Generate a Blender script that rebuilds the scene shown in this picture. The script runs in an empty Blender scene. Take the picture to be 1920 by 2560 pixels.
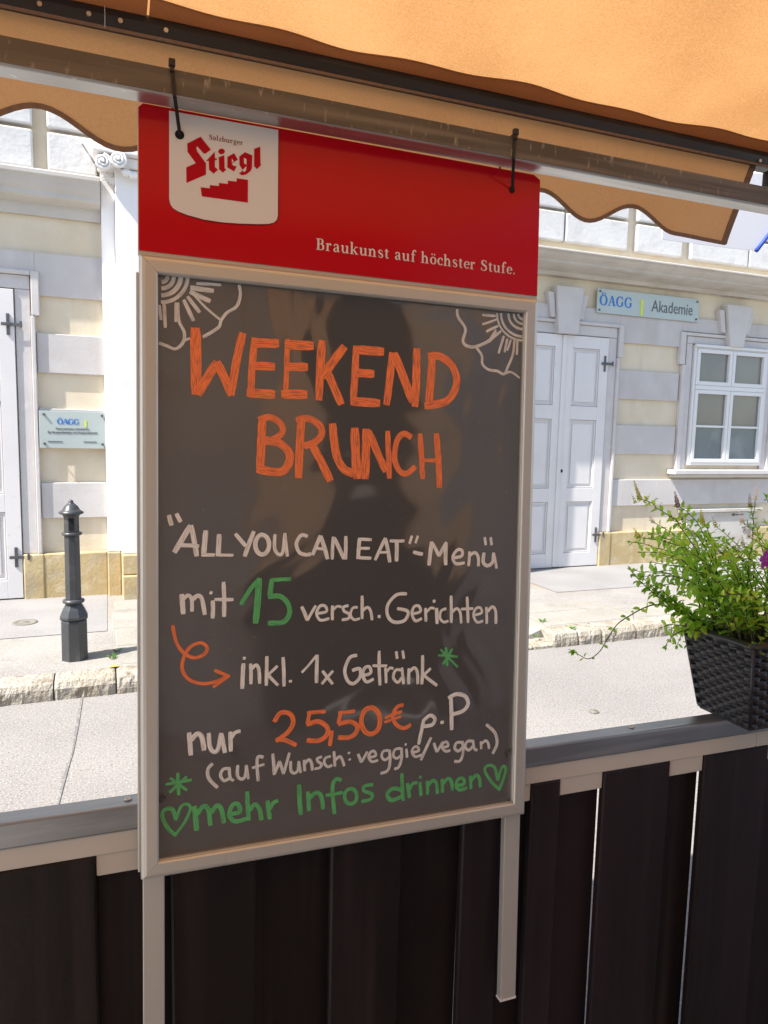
import bpy, bmesh, math, random
from mathutils import Vector, Matrix, noise as mnoise
R = math.radians
random.seed(7)
C = bpy.context.scene.collection
scn = bpy.context.scene

# ------------------------------------------------------------------ camera
F = 1800.0                                   # focal length in pixels of the 1920 x 2560 photograph
RW = Matrix(((0.93077, -0.02069, 0.36501), (-0.36493, -0.11256, 0.9242), (0.02197, -0.99343, -0.11232)))
CAM = Vector((0, 0, 1.6))
cam_d = bpy.data.cameras.new('camera')
cam_d.sensor_fit = 'HORIZONTAL'; cam_d.sensor_width = 36; cam_d.lens = F / 1920 * 36
cam_d.clip_start = 0.02; cam_d.clip_end = 2000
cam = bpy.data.objects.new('camera', cam_d); C.objects.link(cam)
r3 = Matrix((RW.col[0], -RW.col[1], -RW.col[2])).transposed()
cam.matrix_world = Matrix.Translation(CAM) @ r3.to_4x4()
scn.camera = cam

# ------------------------------------------------------------------ sky, sun, exposure
SUN_DIR = Vector((1.0, 0.25, -1.3)).normalized()      # the way the light travels
w = bpy.data.worlds.new('World'); scn.world = w; w.use_nodes = True
nt = w.node_tree; bg = nt.nodes['Background']
sky = nt.nodes.new('ShaderNodeTexSky'); sky.sky_type = 'NISHITA'; sky.sun_disc = False
sky.sun_elevation = math.asin(-SUN_DIR.z)
sky.sun_rotation = math.atan2(-SUN_DIR.x, -SUN_DIR.y)
nt.links.new(sky.outputs[0], bg.inputs[0]); bg.inputs[1].default_value = 0.12
sun_d = bpy.data.lights.new('sun', 'SUN'); sun_d.energy = 4.5; sun_d.angle = R(0.5); sun_d.color = (1.0, 0.95, 0.88)
sun = bpy.data.objects.new('sun', sun_d); C.objects.link(sun)
sun.rotation_euler = SUN_DIR.to_track_quat('-Z', 'Y').to_euler()
scn.view_settings.view_transform = 'Standard'; scn.view_settings.look = 'None'
scn.view_settings.gamma = 1; scn.view_settings.exposure = 1.3
scn.render.engine = 'CYCLES'
scn.cycles.max_bounces = 10; scn.cycles.diffuse_bounces = 6; scn.cycles.transmission_bounces = 6
scn.cycles.use_denoising = True

# ------------------------------------------------------------------ measuring helpers: a photo pixel seen on a real plane
def ray(x, y): return RW @ Vector(((x - 960) / F, (y - 1280) / F, 1))
def at(x, y, P, n):
    d = ray(x, y); n = Vector(n)
    return CAM + d * ((Vector(P) - CAM).dot(n) / d.dot(n))
def onz(x, y, z): return at(x, y, (0, 0, z), (0, 0, 1))
def ony(x, y, Y): return at(x, y, (0, Y, 0), (0, 1, 0))

# ------------------------------------------------------------------ object helpers
def tag(o, label=None, cat=None, group=None, kind=None):
    if label: o['label'] = label
    if cat: o['category'] = cat
    if group: o['group'] = group
    if kind: o['kind'] = kind
    return o
def empty(name, loc, label, cat, group=None, mat=None):
    o = bpy.data.objects.new(name, None); C.objects.link(o)
    o.empty_display_size = 0.05
    o.matrix_world = mat if mat is not None else Matrix.Translation(Vector(loc))
    bpy.context.view_layer.update()
    return tag(o, label, cat, group)
class MB:
    """collects simple shapes and links them as ONE mesh object"""
    def __init__(s): s.v = []; s.f = []; s.uv = {}; s.sm = set(); s.col = {}
    def add(s, vs, fs, smooth=False, uvs=None, col=None):
        b = len(s.v); s.v += [tuple(p) for p in vs]
        for k, f in enumerate(fs):
            i = len(s.f); s.f.append(tuple(b + j for j in f))
            if smooth: s.sm.add(i)
            if uvs: s.uv[i] = [uvs[j] for j in f]
            if col is not None: s.col[i] = col
        return s
    def box(s, x0, x1, y0, y1, z0, z1):
        vs = [(x, y, z) for z in (z0, z1) for y in (y0, y1) for x in (x0, x1)]
        return s.add(vs, [(0, 2, 3, 1), (4, 5, 7, 6), (0, 1, 5, 4), (2, 6, 7, 3), (0, 4, 6, 2), (1, 3, 7, 5)])
    def hexa(s, b, t):          # bottom quad, top quad, both counter-clockwise seen from above
        return s.add(list(b) + list(t), [(3, 2, 1, 0), (4, 5, 6, 7)] + [(i, (i + 1) % 4, 4 + (i + 1) % 4, 4 + i) for i in range(4)])
    def prism(s, poly, y0, y1): # polygon in x,z pushed from y0 (front) to y1
        n = len(poly)
        vs = [(p[0], y0, p[1]) for p in poly] + [(p[0], y1, p[1]) for p in poly]
        fs = [tuple(range(n)), tuple(range(2 * n - 1, n - 1, -1))] + [((i + 1) % n, i, n + i, n + (i + 1) % n) for i in range(n)]
        return s.add(vs, fs)
    def tube(s, pts, rad, n=8, cap=True, smooth=True, col=None):
        pts = [Vector(p) for p in pts]; rings = []
        for i, p in enumerate(pts):
            t = (pts[min(i + 1, len(pts) - 1)] - pts[max(i - 1, 0)]).normalized()
            a = t.orthogonal().normalized() if i == 0 else (rings[-1][1] - t * rings[-1][1].dot(t)).normalized()
            rings.append((p, a, t.cross(a)))
        vs = []
        for i, (p, a, b) in enumerate(rings):
            r = rad[i] if isinstance(rad, (list, tuple)) else rad
            for k in range(n):
                q = 2 * math.pi * k / n; vs.append(p + (a * math.cos(q) + b * math.sin(q)) * r)
        fs = []
        for i in range(len(pts) - 1):
            for k in range(n):
                fs.append((i * n + k, i * n + (k + 1) % n, (i + 1) * n + (k + 1) % n, (i + 1) * n + k))
        if cap: fs += [tuple(range(n - 1, -1, -1)), tuple((len(pts) - 1) * n + k for k in range(n))]
        return s.add(vs, fs, smooth, None, col)
    def lathe(s, cx, cy, prof, n=24, smooth=True, ph=0.0):   # prof: (r, z)
        vs = []; fs = []
        for r, z in prof:
            for k in range(n):
                q = 2 * math.pi * k / n + ph; vs.append((cx + r * math.cos(q), cy + r * math.sin(q), z))
        for i in range(len(prof) - 1):
            for k in range(n): fs.append((i * n + k, i * n + (k + 1) % n, (i + 1) * n + (k + 1) % n, (i + 1) * n + k))
        fs += [tuple(range(n - 1, -1, -1)), tuple((len(prof) - 1) * n + k for k in range(n))]
        return s.add(vs, fs, smooth)
    def disc_y(s, c, r, y0, y1, n=20):
        return s.prism([(c[0] + r * math.cos(2 * math.pi * k / n), c[1] + r * math.sin(2 * math.pi * k / n)) for k in range(n)], y0, y1)
    def build(s, name, mat, parent=None, bevel=0, seg=2, smooth_angle=None):
        me = bpy.data.meshes.new(name)
        me.from_pydata(s.v, [], s.f); me.update()
        if s.uv:
            l = me.uv_layers.new(name='UVMap')
            for i, p in enumerate(me.polygons):
                u = s.uv.get(i)
                if u:
                    for k, li in enumerate(p.loop_indices): l.data[li].uv = u[k]
        if s.col:
            a = me.attributes.new('tint', 'FLOAT', 'FACE')
            for i in range(len(me.polygons)): a.data[i].value = s.col.get(i, 0.5)
        for i in s.sm: me.polygons[i].use_smooth = True
        if not s.uv and not s.col:
            bm = bmesh.new(); bm.from_mesh(me)
            bmesh.ops.recalc_face_normals(bm, faces=bm.faces)
            bm.to_mesh(me); bm.free()
        me.materials.append(mat)
        o = bpy.data.objects.new(name, me); C.objects.link(o)
        if parent: o.parent = parent
        if bevel:
            m = o.modifiers.new('bevel', 'BEVEL'); m.width = bevel; m.segments = seg; m.limit_method = 'ANGLE'; m.angle_limit = R(35)
        return o
def frame_of(o):                                   # parts sit at their thing's origin, so only the Empty moves anything
    while o.parent: o = o.parent
    return o.matrix_world
def world_part(mb, name, mat, parent, **k):       # vertices given in world metres, parent anywhere
    inv = frame_of(parent).inverted()
    mb.v = [tuple(inv @ Vector(p)) for p in mb.v]
    return mb.build(name, mat, parent, **k)

# ------------------------------------------------------------------ materials
def mat(name, base=(.5, .5, .5), rough=.6, metal=0., noise=None, bump=None, spec=.5, coat=0.):
    """noise = (scale, colour2, lo, hi[, detail]); bump = (scale, strength, distance)"""
    m = bpy.data.materials.new(name); m.use_nodes = True
    t = m.node_tree; p = t.nodes['Principled BSDF']
    p.inputs['Base Color'].default_value = (*base, 1); p.inputs['Roughness'].default_value = rough
    p.inputs['Metallic'].default_value = metal; p.inputs['Specular IOR Level'].default_value = spec
    p.inputs['Coat Weight'].default_value = coat
    tc = t.nodes.new('ShaderNodeTexCoord'); src = tc.outputs['Object']
    if noise:
        n = t.nodes.new('ShaderNodeTexNoise'); n.inputs['Scale'].default_value = noise[0]
        n.inputs['Detail'].default_value = noise[4] if len(noise) > 4 else 6
        t.links.new(src, n.inputs['Vector'])
        mr = t.nodes.new('ShaderNodeMapRange'); mr.inputs['From Min'].default_value = noise[2]; mr.inputs['From Max'].default_value = noise[3]
        t.links.new(n.outputs['Fac'], mr.inputs['Value'])
        mx = t.nodes.new('ShaderNodeMix'); mx.data_type = 'RGBA'
        mx.inputs[6].default_value = (*base, 1); mx.inputs[7].default_value = (*noise[1], 1)
        t.links.new(mr.outputs[0], mx.inputs[0]); t.links.new(mx.outputs[2], p.inputs['Base Color'])
    if bump:
        n2 = t.nodes.new('ShaderNodeTexNoise'); n2.inputs['Scale'].default_value = bump[0]; n2.inputs['Detail'].default_value = 8
        t.links.new(src, n2.inputs['Vector'])
        b = t.nodes.new('ShaderNodeBump'); b.inputs['Strength'].default_value = bump[1]; b.inputs['Distance'].default_value = bump[2]
        t.links.new(n2.outputs['Fac'], b.inputs['Height']); t.links.new(b.outputs[0], p.inputs['Normal'])
    return m
def nodes(m): t = m.node_tree; return t, t.nodes['Principled BSDF']
def layer(m, scale, col, lo, hi, stretch=(1, 1, 1), detail=4, kind='noise', amount=1.0):
    """one more layer of real colour variation (stains, flecks) over whatever feeds the base colour"""
    t, p = nodes(m); inp = p.inputs['Base Color']
    mx = t.nodes.new('ShaderNodeMix'); mx.data_type = 'RGBA'
    if inp.links: t.links.new(inp.links[0].from_socket, mx.inputs[6])
    else: mx.inputs[6].default_value = inp.default_value
    mx.inputs[7].default_value = (*col, 1)
    tc = t.nodes.new('ShaderNodeTexCoord'); mp = t.nodes.new('ShaderNodeMapping'); mp.inputs['Scale'].default_value = stretch
    t.links.new(tc.outputs['Object'], mp.inputs[0])
    if kind == 'noise':
        n = t.nodes.new('ShaderNodeTexNoise'); n.inputs['Scale'].default_value = scale; n.inputs['Detail'].default_value = detail; out = n.outputs['Fac']
    else:
        n = t.nodes.new('ShaderNodeTexVoronoi'); n.inputs['Scale'].default_value = scale; out = n.outputs['Distance']
    t.links.new(mp.outputs[0], n.inputs['Vector'])
    mr = t.nodes.new('ShaderNodeMapRange'); mr.inputs['From Min'].default_value = lo; mr.inputs['From Max'].default_value = hi
    mr.inputs['To Max'].default_value = amount
    t.links.new(out, mr.inputs['Value']); t.links.new(mr.outputs[0], mx.inputs[0]); t.links.new(mx.outputs[2], inp)
    return m

M = {}
M['road'] = layer(layer(layer(mat('asphalt', (.245, .228, .214), .9, noise=(1.2, (.205, .19, .18), .35, .65), bump=(90, .5, .006)), 120, (.38, .36, .34), .54, .68, detail=3), 75, (.13, .122, .115), .56, .7, detail=3), .9, (.16, .15, .142), .55, .78, stretch=(.35, 1, 1), detail=9, amount=.6)
M['seam'] = layer(mat('road seam bitumen', (.15, .142, .135), .9, bump=(60, .4, .004)), 90, (.30, .285, .27), .52, .64, detail=3)
M['pave'] = layer(layer(layer(mat('pavement asphalt', (.265, .25, .228), .9, noise=(1.5, (.215, .20, .185), .4, .65), bump=(120, .4, .004)), 160, (.42, .40, .37), .55, .66, detail=3), 1.6, (.27, .225, .155), .5, .75, detail=8), 5, (.15, .14, .125), .6, .75, detail=9, amount=.6)
M['slab'] = layer(layer(mat('paving slab', (.29, .27, .235), .9, noise=(5, (.23, .215, .185), .35, .7), bump=(60, .5, .004)), 170, (.42, .40, .36), .57, .67, detail=3), 4, (.18, .165, .14), .58, .75, detail=9, amount=.6)
M['kerb'] = layer(layer(layer(mat('granite kerb', (.36, .33, .275), .9, noise=(7, (.27, .22, .155), .42, .7), bump=(45, 1.0, .015)), 120, (.16, .14, .11), .56, .7, detail=4), 200, (.48, .45, .40), .58, .68, detail=3), 11, (.17, .13, .085), .56, .72, detail=9, amount=.8)
M['deck'] = mat('terrace deck', (.30, .28, .26), .7, noise=(6, (.24, .22, .205), .3, .7))
M['cream'] = layer(layer(mat('cream plaster', (.66, .575, .43), .9, noise=(2.0, (.60, .51, .37), .4, .7), bump=(38, .35, .004)), 5, (.70, .63, .51), .5, .8, detail=8, amount=.7), 2.4, (.46, .385, .27), .54, .8, stretch=(1.6, 1, .35), detail=9, amount=.7)
M['grey'] = layer(layer(mat('pale grey plaster', (.525, .495, .47), .9, noise=(1.8, (.475, .445, .425), .4, .7), bump=(38, .35, .004)), 5, (.58, .555, .53), .5, .8, detail=8, amount=.7), 2.6, (.40, .37, .345), .54, .8, stretch=(1.6, 1, .35), detail=9, amount=.7)
M['white'] = layer(mat('white lime wash', (.80, .79, .775), .9, noise=(3, (.75, .74, .725), .4, .7), bump=(30, .16, .004)), 5, (.70, .68, .65), .58, .85, detail=8)
M['ashlar'] = layer(mat('rough white ashlar render', (.60, .595, .58), .95, noise=(3, (.54, .53, .52), .4, .7), bump=(26, .5, .006)), 6, (.48, .47, .455), .52, .8, detail=8)
M['trim'] = layer(mat('off white stucco trim', (.52, .49, .445), .8, noise=(4, (.46, .43, .385), .4, .7), bump=(50, .15, .003)), 7, (.40, .34, .27), .56, .8, stretch=(.25, 1, 1), detail=8)
M['surround'] = layer(mat('grey painted surround', (.56, .53, .505), .8, noise=(5, (.51, .48, .46), .4, .7), bump=(40, .3, .004)), 12, (.66, .61, .55), .6, .75, detail=8, amount=.6)
M['stone'] = layer(layer(mat('yellow sandstone plinth', (.50, .395, .215), .9, noise=(4, (.42, .31, .15), .35, .7), bump=(40, .5, .006)), 12, (.58, .49, .33), .52, .75, detail=8), 3.0, (.30, .25, .165), .55, .75, detail=7)
M['door'] = layer(mat('white door paint', (.67, .645, .625), .4, noise=(3, (.63, .605, .59), .4, .7), bump=(30, .06, .002)), 30, (.55, .52, .47), .66, .76, detail=8)
M['sash'] = mat('white window paint', (.66, .655, .64), .4, bump=(40, .05, .002))
M['pane'] = mat('pane with drawn blind', (.20, .19, .165), .04, noise=(1.1, (.15, .142, .128), .35, .7), spec=.7)
M['panelow'] = layer(mat('frosted lower pane', (.135, .17, .18), .08, noise=(2, (.11, .14, .155), .4, .7), spec=.7), 2.5, (.20, .24, .25), .52, .7, detail=4)
M['iron'] = mat('grey wrought iron', (.10, .10, .105), .5, .6, noise=(20, (.16, .155, .15), .4, .7))
M['bollard'] = layer(mat('dark grey cast iron paint', (.040, .042, .045), .36, .0, noise=(6, (.058, .059, .060), .45, .7), bump=(60, .2, .003)), 9, (.12, .11, .09), .60, .8, detail=8)
M['glassplate'] = mat('frosted glass plate', (.42, .475, .45), .12, noise=(3, (.39, .445, .425), .4, .7), spec=.6)
M['ink_blue'] = mat('blue sign ink', (.02, .16, .50), .4)
M['ink_lime'] = mat('lime sign ink', (.62, .72, .01), .4)
M['ink_grey'] = mat('grey sign ink', (.10, .10, .10), .4)
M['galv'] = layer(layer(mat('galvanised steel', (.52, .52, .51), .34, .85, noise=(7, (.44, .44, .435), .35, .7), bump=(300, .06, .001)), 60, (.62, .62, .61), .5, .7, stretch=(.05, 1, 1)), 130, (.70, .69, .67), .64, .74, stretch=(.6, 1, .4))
M['galvface'] = layer(layer(mat('steel face with painted reflection', (.125, .10, .074), .5, .2, noise=(4, (.09, .072, .053), .35, .7), bump=(300, .06, .001)), 70, (.19, .155, .115), .48, .66, stretch=(.03, 1, 1), detail=6), 160, (.30, .26, .20), .62, .72, stretch=(.8, 1, .25))  # dark brown reflection on the beam front is put into this colour
M['rail'] = layer(layer(mat('dark galvanised rail', (.33, .36, .39), .36, .85, noise=(6, (.26, .285, .31), .35, .7), bump=(200, .05, .001)), 40, (.42, .45, .48), .5, .7, stretch=(.06, 1, 1)), 13, (.62, .63, .63), .69, .74, stretch=(.5, 2.2, 2.2), detail=7)
M['beige'] = layer(mat('beige painted steel', (.57, .54, .49), .5, noise=(5, (.52, .49, .445), .4, .7), bump=(80, .05, .001)), 9, (.40, .37, .33), .6, .8, stretch=(.3, 1, 1), detail=8)
M['board'] = layer(layer(mat('black brown stained board', (.0145, .0115, .0125), .42, noise=(4, (.010, .0082, .009), .35, .7), bump=(120, .18, .002), spec=.2), 30, (.030, .023, .023), .50, .72, stretch=(1, 1, .035), detail=7), 1.6, (.026, .019, .024), .45, .7, stretch=(2, 1, .3), detail=5)
M['alu'] = layer(mat('champagne anodised frame', (.60, .60, .57), .36, .5, noise=(3, (.56, .56, .53), .4, .7), bump=(250, .03, .0006)), 60, (.50, .49, .46), .6, .72, stretch=(1, 1, .2), detail=7, amount=.5)
M['red'] = mat('glossy red print', (.52, .002, .010), .13, noise=(1.6, (.49, .002, .011), .4, .6), bump=(9, .06, .006), spec=.28)
M['redink'] = mat('crimson logo ink', (.46, .003, .014), .4, spec=.12)
M['dredink'] = mat('dark red printed ink', (.20, .004, .010), .4, spec=.12)
M['badge'] = mat('white badge print', (.74, .72, .705), .3)
M['hole'] = mat('punched hole', (.004, .004, .004), .9)
M['black'] = mat('black nylon', (.012, .012, .014), .35)
M['bar'] = mat('dark grey awning bar', (.035, .034, .038), .33, .3, noise=(4, (.028, .028, .031), .4, .7))
M['screw'] = mat('bright screw', (.55, .54, .52), .35, .8)
M['hem'] = mat('brown hem tape', (.21, .135, .095), .85, noise=(90, (.17, .11, .08), .4, .7), bump=(400, .3, .001))
M['wicker'] = mat('black plastic wicker', (.019, .020, .026), .30, noise=(15, (.028, .029, .036), .4, .7), spec=.45)
M['soil'] = mat('soil', (.03, .022, .014), 1, bump=(80, 1, .01))
M['stem'] = mat('plant stem', (.075, .085, .03), .6, noise=(30, (.07, .04, .025), .4, .7))
M['spike_white'] = mat('pale lilac florets', (.84, .81, .86), .7)
M['spike_green'] = mat('yellow green florets', (.46, .50, .08), .7)
M['spike_brown'] = mat('faded florets', (.27, .20, .20), .8)
M['purple'] = mat('purple petals', (.46, .05, .52), .6, noise=(60, (.36, .04, .46), .4, .7))
M['cloth_white'] = mat('white awning cloth', (.74, .73, .74), .8, noise=(3, (.70, .69, .71), .4, .7))
M['cloth_blue'] = mat('blue piping', (.02, .06, .36), .6)
M['tan'] = mat('tan wall paint', (.88, .64, .42), .8, noise=(2, (.82, .58, .37), .4, .7))
M['cafegrey'] = mat('grey cafe wall', (.52, .52, .525), .8, noise=(1.3, (.40, .40, .41), .4, .7))
M['darkwood'] = mat('dark wood', (.035, .03, .028), .5)
M['weed'] = mat('weed leaf', (.10, .26, .03), .6)
M['dryleaf'] = mat('dry leaf', (.42, .30, .07), .8)
M['castcover'] = mat('cast cover', (.20, .185, .15), .8, noise=(40, (.13, .12, .1), .4, .7), bump=(90, .5, .004))
M['oak'] = mat('portal oak', (.13, .075, .04), .5, noise=(5, (.09, .05, .03), .4, .7))

def cloth(name, tr, df, fac, grain, crease=.35):
    m = bpy.data.materials.new(name); m.use_nodes = True
    t = m.node_tree; t.nodes.remove(t.nodes['Principled BSDF']); out = t.nodes['Material Output']
    tc = t.nodes.new('ShaderNodeTexCoord')
    a = t.nodes.new('ShaderNodeBsdfTranslucent'); b = t.nodes.new('ShaderNodeBsdfDiffuse'); mx = t.nodes.new('ShaderNodeMixShader')
    n = t.nodes.new('ShaderNodeTexNoise'); n.inputs['Scale'].default_value = 260; n.inputs['Detail'].default_value = 3
    n2 = t.nodes.new('ShaderNodeTexNoise'); n2.inputs['Scale'].default_value = 3.2; n2.inputs['Detail'].default_value = 5
    t.links.new(tc.outputs['Object'], n.inputs['Vector']); t.links.new(tc.outputs['Object'], n2.inputs['Vector'])
    ad = t.nodes.new('ShaderNodeMath'); ad.operation = 'MULTIPLY_ADD'; ad.inputs[1].default_value = .5
    t.links.new(n2.outputs['Fac'], ad.inputs[0])
    h = t.nodes.new('ShaderNodeMath'); h.operation = 'MULTIPLY'; h.inputs[1].default_value = .5
    t.links.new(n.outputs['Fac'], h.inputs[0]); t.links.new(h.outputs[0], ad.inputs[2])
    mr = t.nodes.new('ShaderNodeMapRange'); mr.inputs['From Min'].default_value = .36; mr.inputs['From Max'].default_value = .64
    t.links.new(ad.outputs[0], mr.inputs['Value'])
    for s, c in ((a, tr), (b, df)):
        k = t.nodes.new('ShaderNodeMix'); k.data_type = 'RGBA'
        k.inputs[6].default_value = (c[0] * (1 - grain), c[1] * (1 - grain * 1.25), c[2] * (1 - grain * 1.5), 1); k.inputs[7].default_value = (*c, 1)
        t.links.new(mr.outputs[0], k.inputs[0]); t.links.new(k.outputs[2], s.inputs['Color'])
    mpg = t.nodes.new('ShaderNodeMapping'); mpg.inputs['Scale'].default_value = (1.0, .45, .6); mpg.inputs['Rotation'].default_value = (0, .5, .6)
    n4 = t.nodes.new('ShaderNodeTexNoise'); n4.inputs['Scale'].default_value = 6; n4.inputs['Detail'].default_value = 3; n4.inputs['Distortion'].default_value = 1.5
    t.links.new(tc.outputs['Object'], mpg.inputs[0]); t.links.new(mpg.outputs[0], n4.inputs['Vector'])
    bp_ = t.nodes.new('ShaderNodeBump'); bp_.inputs['Strength'].default_value = crease; bp_.inputs['Distance'].default_value = .03
    t.links.new(n4.outputs['Fac'], bp_.inputs['Height']); t.links.new(bp_.outputs[0], a.inputs['Normal']); t.links.new(bp_.outputs[0], b.inputs['Normal'])
    mx.inputs[0].default_value = fac
    t.links.new(b.outputs[0], mx.inputs[1]); t.links.new(a.outputs[0], mx.inputs[2]); t.links.new(mx.outputs[0], out.inputs['Surface'])
    return m
M['canopy'] = cloth('orange awning canvas', (.60, .318, .125), (.60, .35, .165), .5, .26, .07)
M['valance'] = cloth('orange valance canvas', (.68, .385, .18), (.61, .375, .195), .5, .12, .22)
M['strip'] = cloth('doubled canvas seam', (.30, .125, .048), (.42, .21, .10), .3, .15, .1)

def leafmat():
    m = bpy.data.materials.new('mint leaf'); m.use_nodes = True
    t = m.node_tree; p = t.nodes['Principled BSDF']; out = t.nodes['Material Output']
    at_ = t.nodes.new('ShaderNodeAttribute'); at_.attribute_name = 'tint'
    cr = t.nodes.new('ShaderNodeValToRGB'); e = cr.color_ramp.elements
    e[0].position = 0; e[0].color = (.12, .25, .028, 1); e[1].position = .45; e[1].color = (.25, .43, .05, 1)
    for pos, c in ((.72, (.42, .52, .06, 1)), (.88, (.48, .50, .06, 1)), (.96, (.30, .14, .03, 1))):
        x = cr.color_ramp.elements.new(pos); x.color = c
    t.links.new(at_.outputs['Fac'], cr.inputs[0]); t.links.new(cr.outputs[0], p.inputs['Base Color'])
    p.inputs['Roughness'].default_value = .45
    tr = t.nodes.new('ShaderNodeBsdfTranslucent'); hs = t.nodes.new('ShaderNodeHueSaturation'); hs.inputs['Value'].default_value = 2.2
    t.links.new(cr.outputs[0], hs.inputs['Color']); t.links.new(hs.outputs[0], tr.inputs['Color'])
    mx = t.nodes.new('ShaderNodeMixShader'); mx.inputs[0].default_value = .58
    t.links.new(p.outputs[0], mx.inputs[1]); t.links.new(tr.outputs[0], mx.inputs[2]); t.links.new(mx.outputs[0], out.inputs['Surface'])
    return m
M['leaf'] = leafmat()

def slatemat():
    m = mat('dark writing board under clear film', (.082, .083, .086), .11, spec=.6, coat=1.)
    t, p = nodes(m)
    tc = t.nodes.new('ShaderNodeTexCoord')
    n1 = t.nodes.new('ShaderNodeTexNoise'); n1.inputs['Scale'].default_value = 3.6; n1.inputs['Detail'].default_value = 2; n1.inputs['Distortion'].default_value = 1.2
    n2 = t.nodes.new('ShaderNodeTexNoise'); n2.inputs['Scale'].default_value = 330; n2.inputs['Detail'].default_value = 2
    n3 = t.nodes.new('ShaderNodeTexNoise'); n3.inputs['Scale'].default_value = 2.2; n3.inputs['Detail'].default_value = 3
    for n in (n1, n2, n3): t.links.new(tc.outputs['Object'], n.inputs['Vector'])
    b1 = t.nodes.new('ShaderNodeBump'); b1.inputs['Strength'].default_value = .20; b1.inputs['Distance'].default_value = .03
    b2 = t.nodes.new('ShaderNodeBump'); b2.inputs['Distance'].default_value = .0006
    mr = t.nodes.new('ShaderNodeMapRange'); mr.inputs['From Min'].default_value = .5; mr.inputs['From Max'].default_value = .7; mr.inputs['To Max'].default_value = .30
    t.links.new(n3.outputs['Fac'], mr.inputs['Value']); t.links.new(mr.outputs[0], b2.inputs['Strength'])
    t.links.new(n1.outputs['Fac'], b1.inputs['Height']); t.links.new(n2.outputs['Fac'], b2.inputs['Height'])
    t.links.new(b1.outputs[0], b2.inputs['Normal']); t.links.new(b2.outputs[0], p.inputs['Normal']); t.links.new(b1.outputs[0], p.inputs['Coat Normal']); p.inputs['Coat Roughness'].default_value = .05; p.inputs['Coat IOR'].default_value = 1.85
    return m
M['slate'] = layer(layer(slatemat(), 5, (.105, .104, .105), .58, .85, stretch=(1, 1, .6), detail=9, amount=.7), 140, (.16, .16, .16), .68, .76, detail=4, amount=.5)

def marker(name, col, dark):
    """paint marker: streaks run along the stroke (UV u = along in cm, v = across)"""
    m = mat(name, col, .42); t, p = nodes(m)
    uv = t.nodes.new('ShaderNodeUVMap'); mp = t.nodes.new('ShaderNodeMapping'); mp.inputs['Scale'].default_value = (.22, 3.6, 1)
    n = t.nodes.new('ShaderNodeTexNoise'); n.inputs['Scale'].default_value = 2.4; n.inputs['Detail'].default_value = 4
    t.links.new(uv.outputs[0], mp.inputs[0]); t.links.new(mp.outputs[0], n.inputs['Vector'])
    mr = t.nodes.new('ShaderNodeMapRange'); mr.inputs['From Min'].default_value = .47; mr.inputs['From Max'].default_value = .63
    t.links.new(n.outputs['Fac'], mr.inputs['Value'])
    mx = t.nodes.new('ShaderNodeMix'); mx.data_type = 'RGBA'; mx.inputs[6].default_value = (*col, 1); mx.inputs[7].default_value = (*dark, 1)
    t.links.new(mr.outputs[0], mx.inputs[0]); t.links.new(mx.outputs[2], p.inputs['Base Color'])
    return m
M['mk_orange'] = marker('orange marker', (.97, .24, .075), (.45, .12, .06))
M['mk_white'] = marker('white marker', (.88, .87, .845), (.50, .49, .47))
M['mk_grey'] = marker('thin white marker', (.76, .755, .74), (.34, .335, .33))
M['mk_green'] = marker('green marker', (.12, .52, .17), (.05, .22, .085))

# ================================================================== THE STREET
YF = 6.72; PZ = 0.11                                   # facade plane, pavement height
KY = 4.44                                              # kerb face
g = MB(); g.add([(-90, -90, 0), (90, -90, 0), (90, 90, 0), (-90, 90, 0)], [(0, 1, 2, 3)])
tag(g.build('road', M['road']), kind='structure')
s = MB()                                               # the pavement, dropped in front of the portal
xs = [-40, 1.0, 1.5, 2.95, 3.2, 40]; zs = [PZ, PZ, .03, .03, PZ, PZ]
for i in range(5):
    a, b = xs[i], xs[i + 1]
    s.add([(a, KY + .17, zs[i]), (b, KY + .17, zs[i + 1]), (b, 5.25, PZ), (a, 5.25, PZ)], [(0, 1, 2, 3)])
for i in range(5): s.add([(xs[i], KY + .17, -.05), (xs[i + 1], KY + .17, -.05), (xs[i + 1], KY + .17, zs[i + 1]), (xs[i], KY + .17, zs[i])], [(0, 1, 2, 3)])
s.add([(-40, 5.25, PZ), (40, 5.25, PZ), (40, YF + .1, PZ), (-40, YF + .1, PZ)], [(0, 1, 2, 3)])
tag(s.build('pavement', M['pave']), kind='structure')

k = MB(); rnd = random.Random(3)
def kerb_stone(x0, x1, top, low):
    nx = max(4, int((x1 - x0) / .014)); prof = [(0, -.06), (-.006, .3 * top), (-.004, .62 * top), (.012, .9 * top), (.035, top), (.10, top + .002), (.175, top)]
    prof = [(p[0] if top > .06 else max(p[0], 0), p[1]) for p in prof]
    vs = []; n = len(prof); sd = rnd.random() * 50
    for i in range(nx + 1):
        x = x0 + (x1 - x0) * i / nx
        e = .006 if i in (0, nx) else 0
        for j, (dy, z) in enumerate(prof):
            q = mnoise.noise(Vector((x * 14, j * .9 + sd, 3))) + .6 * mnoise.noise(Vector((x * 40, j * 2.1 + sd, 7)))
            q += .5 * mnoise.noise(Vector((x * 95, j * 3.3 + sd, 1)))
            amp = (.0085 if 0 < j < 4 else .003) * (1 if top > .06 else .3)
            vs.append((x, KY + dy + q * amp + e * (1 if j < 5 else 0), z + (q * .006 if j > 2 else 0) - e * .6 * (1 if j > 2 else 0)))
    fs = [(i * n + j, (i + 1) * n + j, (i + 1) * n + j + 1, i * n + j + 1) for i in range(nx) for j in range(n - 1)]
    fs += [tuple(range(n - 1, -1, -1)), tuple(nx * n + j for j in range(n))]
    k.add(vs, fs)
x = -5.0
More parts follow.
